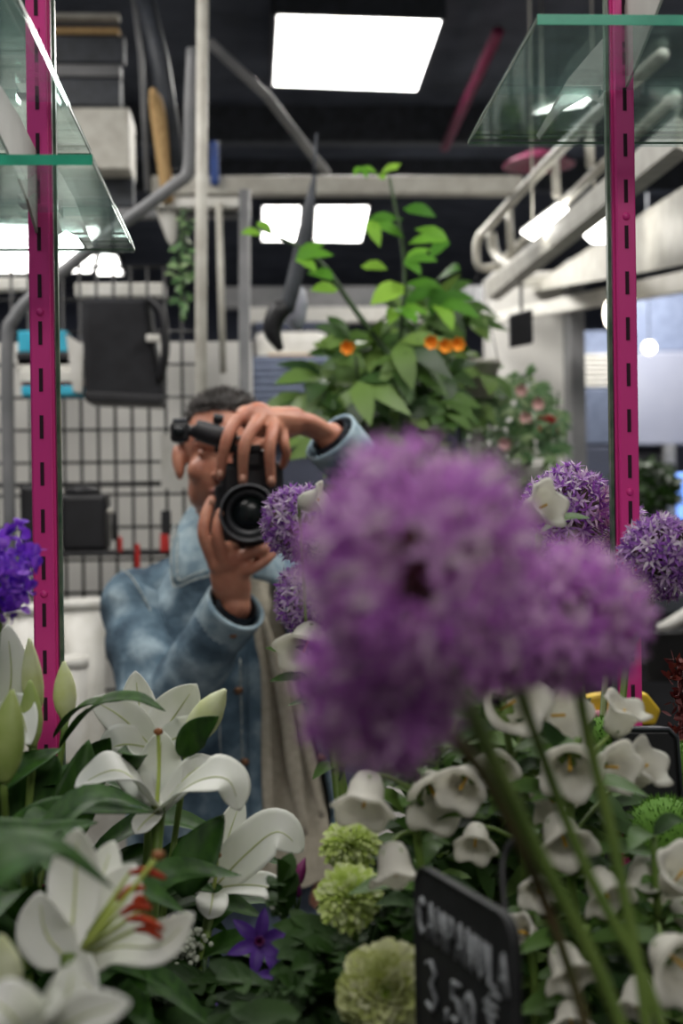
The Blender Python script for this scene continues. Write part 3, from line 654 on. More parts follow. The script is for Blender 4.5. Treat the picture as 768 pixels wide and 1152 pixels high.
# neck, trunk
SL, SR = P(158, 686, 2.78), P(372, 680, 2.78)
EL, ER = P(182, 806, 2.60), P(476, 606, 2.64)
WL, WR = P(265, 682, 2.44), P(372, 492, 2.52)
NB = P(258, 632, 2.80)
limb(B, [HC + V((0, .02, -.06)), NB], [.056, .056, .062])
ch = P(264, 740, 2.82); wa = P(270, 900, 2.82); hp = P(272, 1010, 2.83)
limb(B, [NB + V((0, 0, -.03)), ch, wa, hp], [.09, .135, .13, .125, .13], seg=24, flat=.8, upv=(1, 0, 0), n=20)
limb(B, [SL, NB + V((0, 0, -.07)), SR], [.055, .07, .055])
limb(B, [SL, EL, WL], [.05, .045, .042, .036, .027]); limb(B, [SR, ER, WR], [.05, .045, .042, .036, .027])
for s_ in (-1, 1):
    limb(B, [hp + V((s_ * .08, 0, 0)), V((hp.x + s_ * .1, 2.82, .48)), V((hp.x + s_ * .11, 2.84, .08))], [.085, .07, .055, .05, .04])
    limb(B, [V((hp.x + s_ * .11, 2.86, .05)), V((hp.x + s_ * .12, 2.7, .04))], [.04, .032])
# lower hand (holds the lens from below): palm and five fingers
def finger(pts, r): limb(B, PP(pts), [r, r * .95, r * .86, r * .7], seg=12)
limb(B, [WL, P(259, 652, 2.425), P(256, 628, 2.42)], [.026, .034, .034, .03], flat=.62, upv=(1, 0, 0))
limb(B, PP([(246, 634, 2.415), (272, 632, 2.42)]), [.02, .02])
finger([(240, 632, 2.41), (229, 602, 2.395), (232, 578, 2.40), (238, 562, 2.41)], .0115)
finger([(252, 630, 2.40), (245, 606, 2.385), (245, 590, 2.385), (248, 576, 2.39)], .0112)
finger([(266, 628, 2.41), (280, 622, 2.40), (296, 618, 2.40), (306, 612, 2.42)], .0105)
finger([(268, 646, 2.42), (284, 640, 2.40), (300, 630, 2.40), (309, 621, 2.41)], .0095)
finger([(258, 650, 2.45), (280, 640, 2.49), (298, 626, 2.50), (306, 616, 2.50)], .012)      # thumb behind the lens
# upper hand (draped over the camera from above)
limb(B, [WR, P(345, 478, 2.50), P(312, 474, 2.47), P(290, 472, 2.45)], [.026, .031, .034, .031], flat=.62, upv=(0, -1, .4))
limb(B, PP([(276, 468, 2.455), (308, 482, 2.445)]), [.019, .018])
limb(B, PP([(330, 474, 2.48), (300, 474, 2.45)]), [.026, .025])
finger([(278, 466, 2.44), (264, 476, 2.425), (254, 497, 2.41), (247, 536, 2.425)], .0118)
finger([(294, 470, 2.43), (283, 484, 2.405), (274, 505, 2.395), (273, 541, 2.41)], .0120)
finger([(308, 478, 2.43), (305, 492, 2.405), (303, 508, 2.398), (305, 543, 2.412)], .0118)
finger([(318, 486, 2.45), (320, 500, 2.44), (322, 512, 2.45), (318, 524, 2.47)], .0098)
finger([(330, 484, 2.50), (312, 492, 2.56), (296, 500, 2.59), (282, 508, 2.59)], .0125)     # thumb behind the body
body = remeshed('body', B, M_SKIN, root, voxel=.0032, it=3)
# nails
for (x, y, Y) in [(238, 564, 2.397), (248, 578, 2.378), (247, 533, 2.412), (273, 538, 2.399), (305, 540, 2.400)]:
    obj('fingernail', MB().ell(P(x, y, Y), (.0052, .0022, .0068), 10, 6), mat('nail', (204, 152, 130), rough=.4), root)
# face details
for s_ in (-1, 1):
    c = HC + V((s_ * .031, -.0625, .006)); e = obj('eye', MB().ell(c, (.0125, .011, .009), 16, 10), M_EYE, root)
    obj('iris', MB().ell(c + V((0, -.008, 0)), (.005, .0035, .005), 12, 8), M_IRIS, e)
    obj('eyebrow', MB().tube([HC + V((s_ * .014, -.094, .028)), HC + V((s_ * .033, -.09, .034)), HC + V((s_ * .052, -.074, .027))], [.003, .0045, .002], 8, smooth=8), M_HAIRCAP, root)
    obj('eyelid', MB().ell(c + V((0, .0, .0012)), (.0148, .0122, .0098), 16, 10), M_SKIN, root)
obj('lips', MB().tube([HC + V((-.024, -.087, -.062)), HC + V((0, -.096, -.06)), HC + V((.024, -.087, -.062))], [.002, .0065, .002], 8, smooth=8), M_LIP, root)
# hair: cap and short strands
def capfn(q): return q
hc = MB(); n_, s_ = 26, 36; idx = {}
hcc = HC + V((0, .016, .036)); hr = V((.080, .098, .087))
hairb = MB(); rh = random.Random(2)
def hairline(a):      # lowest polar angle (from top) per azimuth; front is -y
    f = -math.sin(a)
    return R(62 - 6 * f) if f > .55 else R(96 + 22 * (-f)) if f < 0 else R(96 - 34 * max(0, (f - .25) / .3)) if f > .25 else R(96)
ring = []
for i in range(14):
    for k in range(s_):
        a = 2 * PI * k / s_; th = hairline(a) * i / 13
        nrm = V((math.sin(th) * math.cos(a), math.sin(th) * math.sin(a), math.cos(th)))
        ring.append(hcc + V((nrm.x * hr.x, nrm.y * hr.y, nrm.z * hr.z)) * (1 + .02 * noise.noise(nrm * 9)) if i < 13 else hcc + V((nrm.x * hr.x, nrm.y * hr.y, nrm.z * hr.z)) * .94)
hc.add(ring, [(i * s_ + k, i * s_ + (k + 1) % s_, (i + 1) * s_ + (k + 1) % s_, (i + 1) * s_ + k) for i in range(13) for k in range(s_)])
hairo = obj('hair', hc, M_HAIRCAP, root)
for _ in range(5200):
    a = rh.uniform(0, 2 * PI); th = hairline(a) * math.sqrt(rh.random()) * .99
    nrm = V((math.sin(th) * math.cos(a), math.sin(th) * math.sin(a), math.cos(th))); p = hcc + V((nrm.x * hr.x, nrm.y * hr.y, nrm.z * hr.z)) * .99
    comb = V((.5 + rh.uniform(-.4, .4), -.25 + rh.uniform(-.3, .3), .1)); L_ = rh.uniform(.010, .019) * (1.25 if th < R(50) else .65)
    d = (nrm * .75 + comb * .7 * (1 if th < R(60) else .1) + V((0, 0, -.5 if th > R(60) else 0))).normalized(); sd = d.cross(nrm + V((.01, 0, 0))).normalized() * .0011
    e = p + d * L_; mm = p + (nrm * .6 + d * .4) * L_ * .5
    hairb.add([p - sd, p + sd, mm + sd, mm - sd, e], [(0, 1, 2, 3), (3, 2, 4)])
tag(obj('strands', hairb, M_HAIR, hairo), kind='stuff')

# clothing -------------------------------------------------------
def ring_loft(levels, seg, gap=None, fold=0, nf=9, ph=0):
    """levels: (x,y,z,rx,ry,g0,g1); front is -y; gap from g0 to g1 is left open (angles, front = 270)"""
    vs = []; K = len(levels)
    for i, (x, y, z, rx, ry, g0, g1) in enumerate(levels):
        for k in range(seg + 1):
            a = R(g1 + (360 - (g1 - g0)) * k / seg)
            f = 1 + fold * math.sin(a * nf + ph + z * 7) * (.4 + .6 * abs(math.sin(z * 5 + 1))) + fold * .8 * noise.noise(V((math.cos(a) * 2.2, math.sin(a) * 2.2, z * 5)))
            vs.append(V((x + rx * f * math.cos(a), y + ry * f * math.sin(a), z)))
    fs = [(i * (seg + 1) + k, i * (seg + 1) + k + 1, (i + 1) * (seg + 1) + k + 1, (i + 1) * (seg + 1) + k) for i in range(K - 1) for k in range(seg)]
    m_ = MB(); m_.v = vs; m_.f = fs; return m_
def interp(rows, n):
    out = []
    for i in range(n + 1):
        x = i / n * (len(rows) - 1); k = min(int(x), len(rows) - 2); f = x - k; f = f * f * (3 - 2 * f) if False else f
        out.append(tuple(rows[k][j] + (rows[k + 1][j] - rows[k][j]) * f for j in range(len(rows[0]))))
    return out
def zz(py, Y=2.7): return P(270, py, Y).z
def xx(px, py=800, Y=2.68): return P(px, py, Y).x
# cream shirt
CX = xx(262)
rows = [(CX, 2.79, zz(604), .062, .062), (CX, 2.79, zz(622), .068, .072), (CX, 2.80, zz(645), .13, .085), (CX, 2.80, zz(680), .17, .105), (CX, 2.81, zz(760), .175, .12), (CX + .01, 2.81, zz(860), .165, .122), (CX + .02, 2.81, zz(930), .168, .128), (CX + .025, 2.81, zz(975), .17, .135), (CX + .025, 2.81, zz(1000), .168, .134)]
sh = ring_loft([r_ + (270, 270) for r_ in interp(rows, 48)], 96, fold=.035, nf=11)
obj('shirt', sh, M_SHIRT, root)
obj('shirt_collar', MB().tube([V((CX + .062 * math.cos(a), 2.785 + .064 * math.sin(a), zz(604) + .006 * math.sin(a))) for a in [2 * PI * k / 32 for k in range(33)]], .006, 8, cap=False), M_SHIRT, root)
# shirt placket folds hanging in front
for pts, r_ in (([(296, 690, 2.66), (318, 780, 2.655), (330, 860, 2.65), (342, 940, 2.66)], .014), ([(286, 680, 2.665), (296, 780, 2.66), (300, 880, 2.655), (304, 950, 2.66)], .012), ([(312, 720, 2.665), (342, 820, 2.66), (362, 920, 2.66)], .010)):
    obj('shirt_fold', MB().tube(PP(pts), [r_ * .3, r_, r_ * 1.1, r_ * .5], 10, smooth=18, flat=.5, upv=(1, 0, 0)), M_SHIRT, root)
# jeans
J = MB()
limb(J, [V((hp.x, 2.82, zz(965))), V((hp.x, 2.82, zz(1075)))], [.145, .15], seg=24, flat=.85, upv=(1, 0, 0))
for s_ in (-1, 1):
    limb(J, [V((hp.x + s_ * .075, 2.82, zz(1060))), V((hp.x + s_ * .1, 2.81, .5)), V((hp.x + s_ * .11, 2.84, .12))], [.095, .088, .075, .066, .058], seg=18)
remeshed('jeans', J, M_JEANS, root, voxel=.009, it=6, disp=lambda q, n: n * (.006 * noise.noise(q * 14)))
for s_ in (-1, 1):
    S = MB(); limb(S, [V((hp.x + s_ * .11, 2.88, .045)), V((hp.x + s_ * .12, 2.76, .045)), V((hp.x + s_ * .125, 2.66, .036))], [.043, .045, .036]); S.box((hp.x + s_ * .115 - .042, 2.64, 0), (hp.x + s_ * .115 + .042, 2.92, .02))
    remeshed('shoe', S, M_SHOE, root, voxel=.007, it=3)
# jacket torso with open front
CJ = xx(258)
def ang(px, py, rx, ry, cx, cy):   # angle on the ellipse seen at pixel column px (front half)
    x = xx(px, py, cy - ry * .85); c_ = max(-.98, min(.98, (x - cx) / rx)); return 360 - math.degrees(math.acos(c_))
spec = [(608, .080, .080, 232, 292), (628, .10, .092, 244, 300), (650, .165, .105, 262, 308), (680, .205, .130, 282, 314), (720, .212, .150, 287, 322), (800, .212, .158, 288, 345), (870, .208, .160, 289, 366), (930, .205, .162, 290, 392), (985, .200, .160, 290, 404)]
lv = []
for py, rx, ry, pl_, pr_ in spec:
    lv.append((CJ, 2.81, zz(py), rx, ry, ang(pl_, py, rx, ry, CJ, 2.81), ang(pr_, py, rx, ry, CJ, 2.81)))
jk = ring_loft(interp(lv, 56), 90, fold=.026, nf=7)
jacket = obj('jacket', jk, M_DENIM, root, solid=.005)
# sleeves
def wr(t_, a, p, k=1.0):
    return 1 + k * (.085 * math.sin(t_ * 34 + 1.8 * math.sin(a + 1)) * (.5 + .5 * math.sin(a * 1 + t_ * 5)) + .09 * noise.noise(p * 20))
def sleeve(S_, E_, W_, sgn):
    dirw = (W_ - E_).normalized(); end = W_ - dirw * .012
    pts = [S_ + V((-sgn * .05, .01, .012)), S_ + V((sgn * .002, 0, .0)), S_.lerp(E_, .5) + V((sgn * .006, 0, 0)), E_ + (E_ - S_.lerp(W_, .5)).normalized() * .012, E_.lerp(W_, .5), end]
    m_ = MB().tube(pts, [.062, .072, .071, .068, .066, .062, .056, .052, .048], 28, smooth=70, cap=False, fn=wr)
    so = obj('sleeve', m_, M_DENIM, jacket, solid=.004)
    cf = MB().tube([end - dirw * .052, end - dirw * .02, end + dirw * .014], [.0485, .050, .0515], 28, smooth=8, cap=False, fn=lambda t_, a, p: 1 + .02 * math.sin(3 * a))
    c_ = obj('cuff', cf, M_DENIML, jacket, solid=.006)
    for k in (-.05, .012):
        obj('cuff_seam', MB().tube([end + dirw * (k) + _r for _r in ringpts(dirw, .0515 if k > 0 else .0495)], .0016, 6, cap=False), M_STITCH, jacket)
    return end, dirw
def ringpts(d, r_, n=28):
    q = d.to_track_quat('Z', 'Y'); return [q @ V((r_ * math.cos(2 * PI * k / n), r_ * math.sin(2 * PI * k / n), 0)) for k in range(n + 1)]
eL, dL = sleeve(SL, EL, WL, -1); eR, dR = sleeve(SR, ER, WR, 1)
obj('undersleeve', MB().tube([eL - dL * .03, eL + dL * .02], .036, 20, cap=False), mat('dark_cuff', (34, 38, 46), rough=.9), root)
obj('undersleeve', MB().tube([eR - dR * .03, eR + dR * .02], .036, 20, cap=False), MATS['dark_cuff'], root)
obj('button', MB().ell(P(262, 713, 2.455 - .045), (.008, .004, .008), 14, 8), M_BUTTON, jacket)
# shoulders yoke to blend sleeve and torso
Yk = MB(); limb(Yk, [SL + V((-.0, 0, .006)), NB + V((-.085, .0, -.035))], [.064, .062, .056]); limb(Yk, [SR + V((0, 0, .006)), NB + V((.085, .0, -.035))], [.064, .062, .056])
remeshed('yoke', Yk, M_DENIM, jacket, voxel=.007, it=6, disp=lambda q, n: n * .003 * noise.noise(q * 20))
# collar leaves
def sheet(name, pix, th, mt_, par, bev=.003):
    return obj(name, MB().prism(PP(pix), (0, th, 0)), mt_, par, smooth=False, bevel=bev)
def patch(name, grid, mt_, par, th=.005):
    """smooth cloth patch through a grid of points"""
    rows_ = [crv(PP(g_), 10) for g_ in grid]; cols = list(zip(*rows_)); cols = [crv(list(c), 8) for c in cols]
    m_ = MB(); nn = len(cols[0]); m_.v = [q for c in cols for q in c]
    m_.f = [(i * nn + j, i * nn + j + 1, (i + 1) * nn + j + 1, (i + 1) * nn + j) for i in range(len(cols) - 1) for j in range(nn - 1)]
    return obj(name, m_, mt_, par, solid=th)
cL = patch('collar', [[(212, 574, 2.80), (202, 590, 2.74), (194, 620, 2.68), (195, 660, 2.655)], [(217, 570, 2.76), (214, 595, 2.69), (212, 625, 2.65), (216, 654, 2.635)], [(224, 580, 2.70), (228, 605, 2.665), (234, 628, 2.645), (240, 646, 2.635)]], M_DENIML, jacket)
patch('collar', [[(300, 580, 2.78), (308, 600, 2.74), (318, 626, 2.69), (322, 662, 2.66)], [(294, 586, 2.74), (300, 610, 2.68), (302, 632, 2.65), (304, 656, 2.64)], [(288, 600, 2.70), (288, 618, 2.67), (286, 636, 2.65), (284, 650, 2.64)]], M_DENIML, jacket)
for pts in ([(196, 590, 2.72), (192, 620, 2.668), (195, 659, 2.642), (216, 653, 2.624), (239, 645, 2.62), (233, 628, 2.63), (226, 605, 2.65)], [(200, 600, 2.70), (199, 622, 2.66), (201, 652, 2.636), (216, 647, 2.622), (232, 641, 2.62)]):
    obj('seam', MB().tube(PP(pts), .0016, 6, smooth=24), M_STITCH, cL)
# seams and buttons of the jacket front
def seam(pts, r_=.0018, mt_=M_STITCH): obj('seam', MB().tube(PP(pts), r_, 6, smooth=20), mt_, jacket)
dp = 2.655
obj('placket', MB().tube(PP([(284, 690, 2.672), (286, 780, 2.652), (286, 860, 2.65), (288, 930, 2.65)]), [.012, .013, .013, .013], 8, smooth=16, flat=.25, upv=(1, 0, 0)), M_DENIM, jacket)
seam([(270, 740, 2.652), (272, 830, 2.645), (274, 930, 2.645)])
seam([(205, 690, 2.70), (232, 700, 2.665), (262, 706, 2.655)])
seam([(240, 712, 2.66), (246, 800, 2.65), (252, 930, 2.65)])
seam([(352, 800, 2.672), (372, 870, 2.668), (396, 930, 2.672)])
for (x, y) in [(268, 777), (275, 857), (362, 852)]:
    obj('button', MB().ell(P(x, y, 2.642), (.009, .004, .007), 14, 8), M_BUTTON, jacket)
seam([(135, 640, 2.73), (150, 652, 2.71), (175, 700, 2.69), (186, 740, 2.67)])

# ------------------------------------------------------------------ the camera held by the man
LC = P(281, 577, 2.37)
kam = thing('photo_camera', LC + V((0, .1, 0)), "black camera with large lens held before the man's face", 'camera')
bx = MB().box((LC.x - .052, 2.47, LC.z - .065), (LC.x + .058, 2.535, LC.z + .088)); obj('camera_body', bx, M_BLACK, kam, smooth=False, bevel=.012)
bx = MB().box((LC.x - .062, 2.475, LC.z - .05), (LC.x - .045, 2.53, LC.z + .05)); obj('grip', bx, M_BLACKFAB, kam, smooth=False, bevel=.012)
obj('viewfinder_hump', MB().box((LC.x - .03, 2.465, LC.z + .07), (LC.x + .03, 2.54, LC.z + .112)), M_BLACK, kam, smooth=False, bevel=.014)
ax = V((-.02, -1, 0)).normalized(); lb = LC + V((0, .11, 0))
lens = obj('lens_barrel', MB().lathe([(.036, 0), (.040, .005), (.040, .03), (.0425, .032), (.0425, .055), (.040, .057), (.046, .075), (.0485, .106), (.0485, .112), (.0455, .113), (.043, .100), (.038, .094), (.036, .092)], lb, ax, 48), M_BLACK, kam)
rg = MB(); 
for k in range(48): 
    a = 2 * PI * k / 48; q = ax.to_track_quat('Z', 'Y'); rg.tube([lb + q @ V((.043 * math.cos(a), .043 * math.sin(a), .033)), lb + q @ V((.043 * math.cos(a), .043 * math.sin(a), .054))], .0012, 4)
obj('focus_ring', rg, M_BLACKFAB, lens)
obj('lens_rim', MB().lathe([(.0455, .1135), (.0478, .1145), (.0485, .1125)], lb, ax, 48), mat('rim_grey', (88, 90, 94), rough=.35), lens)
obj('inner_ring', MB().lathe([(.0385, .0965), (.036, .098), (.030, .094), (.029, .090)], lb, ax, 48), mat('ring_grey', (44, 46, 50), rough=.4), lens)
obj('glass', MB().lathe([(.030, .086), (.026, .091), (.018, .0945), (.01, .0965), (0, .097)], lb, ax, 36), M_LENS, lens)
obj('hot_shoe', MB().box((LC.x - .06, 2.46, LC.z + .105), (LC.x + .02, 2.50, LC.z + .118)), M_BLACK, kam, smooth=False, bevel=.003)
gm = thing('pocket_camera', P(232, 490, 2.45), 'small black gimbal camera mounted sideways on top of the camera', 'camera')
obj('handle', MB().tube(PP([(219, 482, 2.44), (230, 486, 2.44), (246, 491, 2.44), (262, 496, 2.45)]), [.016, .0185, .0185, .018], 14, smooth=8, flat=.8), M_BLACK, gm)
obj('arm', MB().tube(PP([(211, 483, 2.45), (216, 487, 2.44), (222, 484, 2.44)]), [.009, .007, .012], 10, smooth=6), M_BLACK, gm)
hdm = MB(); a = P(203, 486, 2.45); hdm.box(a - V((.017, .016, .018)), a + V((.015, .016, .017))); gh = obj('camera_head', hdm, M_BLACK, gm, smooth=False, bevel=.007)
obj('cap', MB().box(a + V((-.013, -.014, .016)), a + V((.012, .012, .0225))), M_DGREY, gm, smooth=False, bevel=.003)
obj('lens', MB().lathe([(0, .006), (.008, .006), (.010, .003), (.010, 0)], a + V((-.002, -.016, 0)), (0, -1, 0), 18), M_LENS, gh)
obj('knob', MB().tube(PP([(240, 470, 2.46), (251, 472, 2.46)]), .008, 12), M_BLACK, gm)
obj('clip', MB().tube(PP([(244, 480, 2.46), (244, 470, 2.46)]), .005, 8), M_BLACK, gm)

# ================================================================== FLOWER BENCH (this side of the mirror)
BZ = .78
bt = thing('flower_bench', (.15, .72, 0), 'dark wooden bench that carries the buckets of cut flowers', 'bench')
sharp('top', MB().box((-.9, .32, BZ - .04), (1.2, MY - .03, BZ)), M_BENCH, bt, bevel=.004)
for x_ in (-.85, 1.15):
    for y_ in (.38, MY - .1): sharp('leg', MB().box((x_ - .03, y_ - .03, 0), (x_ + .03, y_ + .03, BZ - .04)), M_BENCH, bt)
def bucket(x, y, r, h, lab):
    t = thing('flower_bucket', (x, y, BZ), lab, 'bucket', 'dark buckets on the bench')
    obj('pail', MB().lathe([(0, 0), (r * .75, 0), (r, h), (r * .97, h), (r * .73, .01), (0, .01)], (x, y, BZ), seg=32), M_BUCKET, t)
    obj('rim', MB().tube([V((x + r * math.cos(a), y + r * math.sin(a), BZ + h)) for a in [2 * PI * k / 32 for k in range(33)]], .005, 8, cap=False), M_BUCKET, t)
bucket(-.13, 1.02, .13, .22, 'dark bucket below the sharp white lilies')
bucket(-.10, .66, .11, .22, 'dark bucket below the blurred front lily')
bucket(.10, .98, .10, .20, 'dark bucket below the green chrysanthemums')
bucket(.30, .62, .12, .24, 'dark bucket below the blurred alliums')
bucket(.32, 1.0, .12, .22, 'dark bucket below the campanulas')

# ------------------------------------------------------------------ lilies
def lily(Y, throat, petals, stem_to, label, pistil=None, anthers=None, buds=(), leaves=(), pw=.042, seed=1, group='white lilies'):
    th = P(*throat)
    t = thing('white_lily', th, label, 'lily', group)
    for i, pt in enumerate(petals):
        tip = pt[0]; wd = pt[1] if len(pt) > 1 else pw; ctl = pt[2] if len(pt) > 2 else None; nv = pt[3] if len(pt) > 3 else (0, -1, .25)
        T = P(*tip); wd *= 1.1
        if ctl: pts = [th] + PP(ctl) + [T]
        else:
            mid = th.lerp(T, .55) + V((0, -.012, .008)); pts = [th, mid, T]
        pe = obj('petal', MB().blade(pts, wd, nv, 'petal', fold=.26, n=26, m=10, wave=.025, seed=i * 2.1 + seed), M_PETAL, t, solid=.0007)
        c = crv(pts, 14); n_ = V(nv).normalized()
        obj('midrib', MB().tube([q + n_ * .0006 for q in c[:-2]], [.0010, .0008, .0003], 6), M_RIB, pe)
    st = P(*stem_to)
    # funnel base
    obj('stem', MB().tube([th + (st - th).normalized() * -.004, th.lerp(st, .25) + V((0, .01, 0)), st], [.006, .0042, .004, .0045], 8, smooth=16), M_STEM, t)
    if pistil:
        a, b = P(*pistil[0]), P(*pistil[1]); ps = obj('pistil', MB().tube([a, a.lerp(b, .5) + V((.001, 0, 0)), b], [.0018, .0013, .0015], 8, smooth=8), M_PISTIL, t)
        obj('stigma', MB().ell(b, (.0036, .0036, .0028), 12, 8), M_STIGMA, ps)
    for a, b, ln in (anthers or ()):
        A_, B_ = P(*a), P(*b); fl = obj('stamen', MB().tube([th.lerp(A_, .3), A_.lerp(B_, .0)], [.0013, .001], 6), M_PISTIL, t)
        obj('anther', MB().tube([A_, A_.lerp(B_, .5) + V((0, -.002, .003)), B_], [.0012, .0023, .0024, .0012], 8, smooth=8), M_ANTHER, fl)
    for bd in buds:
        a, b, r_ = P(*bd[0]), P(*bd[1]), bd[2]; mt_ = M_BUD if len(bd) < 4 else M_BUDG
        b_ = obj('bud', MB().tube([a, a.lerp(b, .5), b], [r_ * .35, r_ * .85, r_, r_ * .9, r_ * .6, r_ * .12], 12, smooth=18, fn=lambda t_, an, p: 1 + .10 * math.cos(3 * an)), mt_, t)
        obj('bud_stalk', MB().tube([a, a.lerp(st, .25) + V((0, .01, 0)), st], .0028, 6, smooth=10), M_STEM, b_)
    for lf in leaves: leaf(lf, t)
    return t
def leaf(lf, t, mt_=None):
    pts, wd = lf[0], lf[1]; nv = lf[2] if len(lf) > 2 else (0, -.5, 1)
    return obj('leaf', MB().blade(PP(pts), wd, nv, 'leaf', fold=.3, n=16, m=6), mt_ or M_LEAF, t, solid=.0006)
UPN = (0, -.7, 1)
# central sharp lily
lily(1.1, (178, 912, 1.10), [
    ((84, 886, 1.06), .050, [(135, 868, 1.07)], (.1, -.4, 1)),
    ((182, 822, 1.12), .046, [(180, 866, 1.125)], (0, -1, .1)),
    ((270, 912, 1.05), .048, [(222, 880, 1.06), (256, 878, 1.05)], (.1, -.55, .8)),
    ((240, 852, 1.13), .028, [(212, 872, 1.12), (232, 860, 1.125)], (0, -1, .4)),
    ((120, 842, 1.14), .034, [(150, 872, 1.13)], (0, -1, .3)),
    ((152, 938, 1.06), .022, [(162, 926, 1.07)], (0, -.8, .6))], (160, 1250, 1.0),
    'sharp white lily at the centre of the bunch with upright pistil', pistil=((176, 912, 1.09), (178, 823, 1.07)),
    leaves=[([(205, 1010, 1.05), (222, 965, 1.06), (252, 916, 1.07)], .036, (-.3, -1, .3)), ([(150, 870, 1.12), (150, 850, 1.1), (132, 846, 1.09)], .02)])
# lily behind it
lily(1.18, (172, 842, 1.18), [
    ((152, 755, 1.17), .040, [(158, 800, 1.19)], (0, -1, .1)),
    ((221, 770, 1.16), .052, [(196, 806, 1.18)], (0, -1, .1)),
    ((102, 786, 1.15), .040, [(138, 808, 1.16)], (0, -1, .3)),
    ((110, 850, 1.15), .042, [(138, 838, 1.15)], (0, -1, .5)),
    ((226, 806, 1.16), .036, [(206, 826, 1.16)], (0, -1, .5))], (150, 1250, 1.05),
    'white lily behind the centre one, tips against the denim jacket', buds=[((212, 836, 1.14), (253, 776, 1.12), .0125)],
    leaves=[([(205, 852, 1.12), (218, 826, 1.11), (246, 806, 1.10)], .024, (.5, -1, .4)), ([(66, 842, 1.12), (106, 796, 1.09), (150, 786, 1.08), (186, 800, 1.07)], .020, (0, -.3, 1)), ([(60, 830, 1.14), (92, 796, 1.12), (138, 788, 1.1)], .018, (0, -.3, 1))])
# lily at lower right of the bunch
lily(1.15, (240, 1000, 1.15), [
    ((272, 896, 1.18), .034, [(254, 950, 1.17)], (0, -1, 0)),
    ((341, 958, 1.12), .050, [(276, 962, 1.13), (312, 936, 1.12)], (-.1, -.8, .5)),
    ((314, 1030, 1.10), .030, [(276, 996, 1.12), (306, 1002, 1.1)], (0, -.7, .7)),
    ((226, 936, 1.17), .030, [(228, 968, 1.16)], (0, -1, .2)),
    ((234, 1034, 1.10), .032, [(238, 1018, 1.11)], (0, -1, .3)),
    ((214, 976, 1.14), .026, [(222, 990, 1.14)], (0, -1, .3)),
    ((250, 920, 1.20), .032, [(238, 962, 1.18)], (0, -1, 0))], (200, 1260, 1.0),
    'white lily at the right of the bunch in front of the jeans', pistil=((240, 1000, 1.14), (244, 962, 1.11)), leaves=[([(180, 1012, 1.1), (214, 996, 1.09), (242, 1004, 1.08)], .018)])
# blurred front lily with orange anthers
lily(.74, (78, 1082, .80), [
    ((88, 932, .80), .038, [(84, 1010, .81), (86, 968, .81)], (0, -1, 0)),
    ((218, 1028, .76), .038, [(130, 1066, .79), (180, 1064, .77)], (.2, -.8, .8)),
    ((44, 1004, .79), .040, [(52, 1050, .80)], (0, -1, .2)),
    ((152, 972, .83), .046, [(118, 1030, .82)], (0, -1, .1)),
    ((110, 1116, .76), .034, [(90, 1100, .78)], (0, -1, .3)),
    ((128, 946, .84), .03, [(110, 1000, .83)], (0, -1, 0))], (30, 1400, .7),
    'blurred white lily at lower left with rust orange anthers', pistil=((92, 1068, .76), (178, 962, .77)),
    anthers=[((132, 1012, .78), (162, 999, .77), 1), ((136, 1028, .77), (170, 1022, .77), 1), ((142, 1034, .76), (184, 1046, .75), 1), ((152, 1046, .76), (182, 1056, .75), 1), ((166, 1018, .78), (150, 1014, .77), 1), ((146, 982, .79), (186, 988, .78), 1)],
    leaves=[([(-60, 1030, .62), (10, 970, .64), (60, 960, .66), (128, 1000, .68)], .034, (0, -.4, 1))])
lily(.62, (40, 1180, .64), [
    ((84, 1082, .62), .024, [(72, 1130, .62)], (0, -1, .2)),
    ((146, 1128, .58), .026, [(90, 1146, .6)], (0, -1, .5)),
    ((-20, 1120, .60), .034, [(10, 1140, .6)], (0, -1, .6)),
    ((60, 1140, .56), .034, [(46, 1150, .59)], (0, -1, .8))], (20, 1500, .6), 'very blurred white lily cut by the bottom left corner')
# left edge lily and buds
lily(1.12, (-6, 850, 1.14), [
    ((8, 702, 1.12), .036, [(12, 770, 1.12)], (.2, -1, 0)),
    ((-40, 740, 1.10), .04, [(-30, 800, 1.1)], (0, -1, 0)),
    ((34, 838, 1.08), .034, [(20, 800, 1.1)], (0, -1, .4)),
    ((-50, 860, 1.08), .04, [(-30, 850, 1.1)], (0, -1, .5))], (0, 1250, 1.05),
    'white lily cut by the left edge of the picture', buds=[((40, 808, 1.12), (33, 718, 1.12), .0085), ((74, 810, 1.16), (72, 744, 1.16), .0095), ((4, 880, .98), (14, 776, .98), .012, 1), ((36, 840, 1.1), (34, 765, 1.1), .009, 1), ((4, 1120, .7), (2, 1052, .7), .010)],
    leaves=[([(-10, 900, 1.08), (20, 868, 1.08), (70, 842, 1.1)], .03), ([(-20, 960, 1.0), (60, 912, 1.0), (172, 914, 1.0)], .022, (0, -.6, 1)), ([(0, 990, 1.1), (40, 900, 1.12), (64, 850, 1.13)], .05, (0, -1, .2)), ([(60, 960, 1.1), (84, 900, 1.1), (100, 832, 1.12)], .036, (.2, -1, .2)), ([(-30, 930, .9), (40, 940, .92), (110, 925, .94)], .026, (0, -.5, 1)), ([(90, 900, 1.14), (106, 860, 1.14), (124, 830, 1.14)], .03, (0, -1, .3)), ([(84, 960, 1.14), (70, 900, 1.15), (76, 870, 1.15)], .04, (0, -1, 0))])
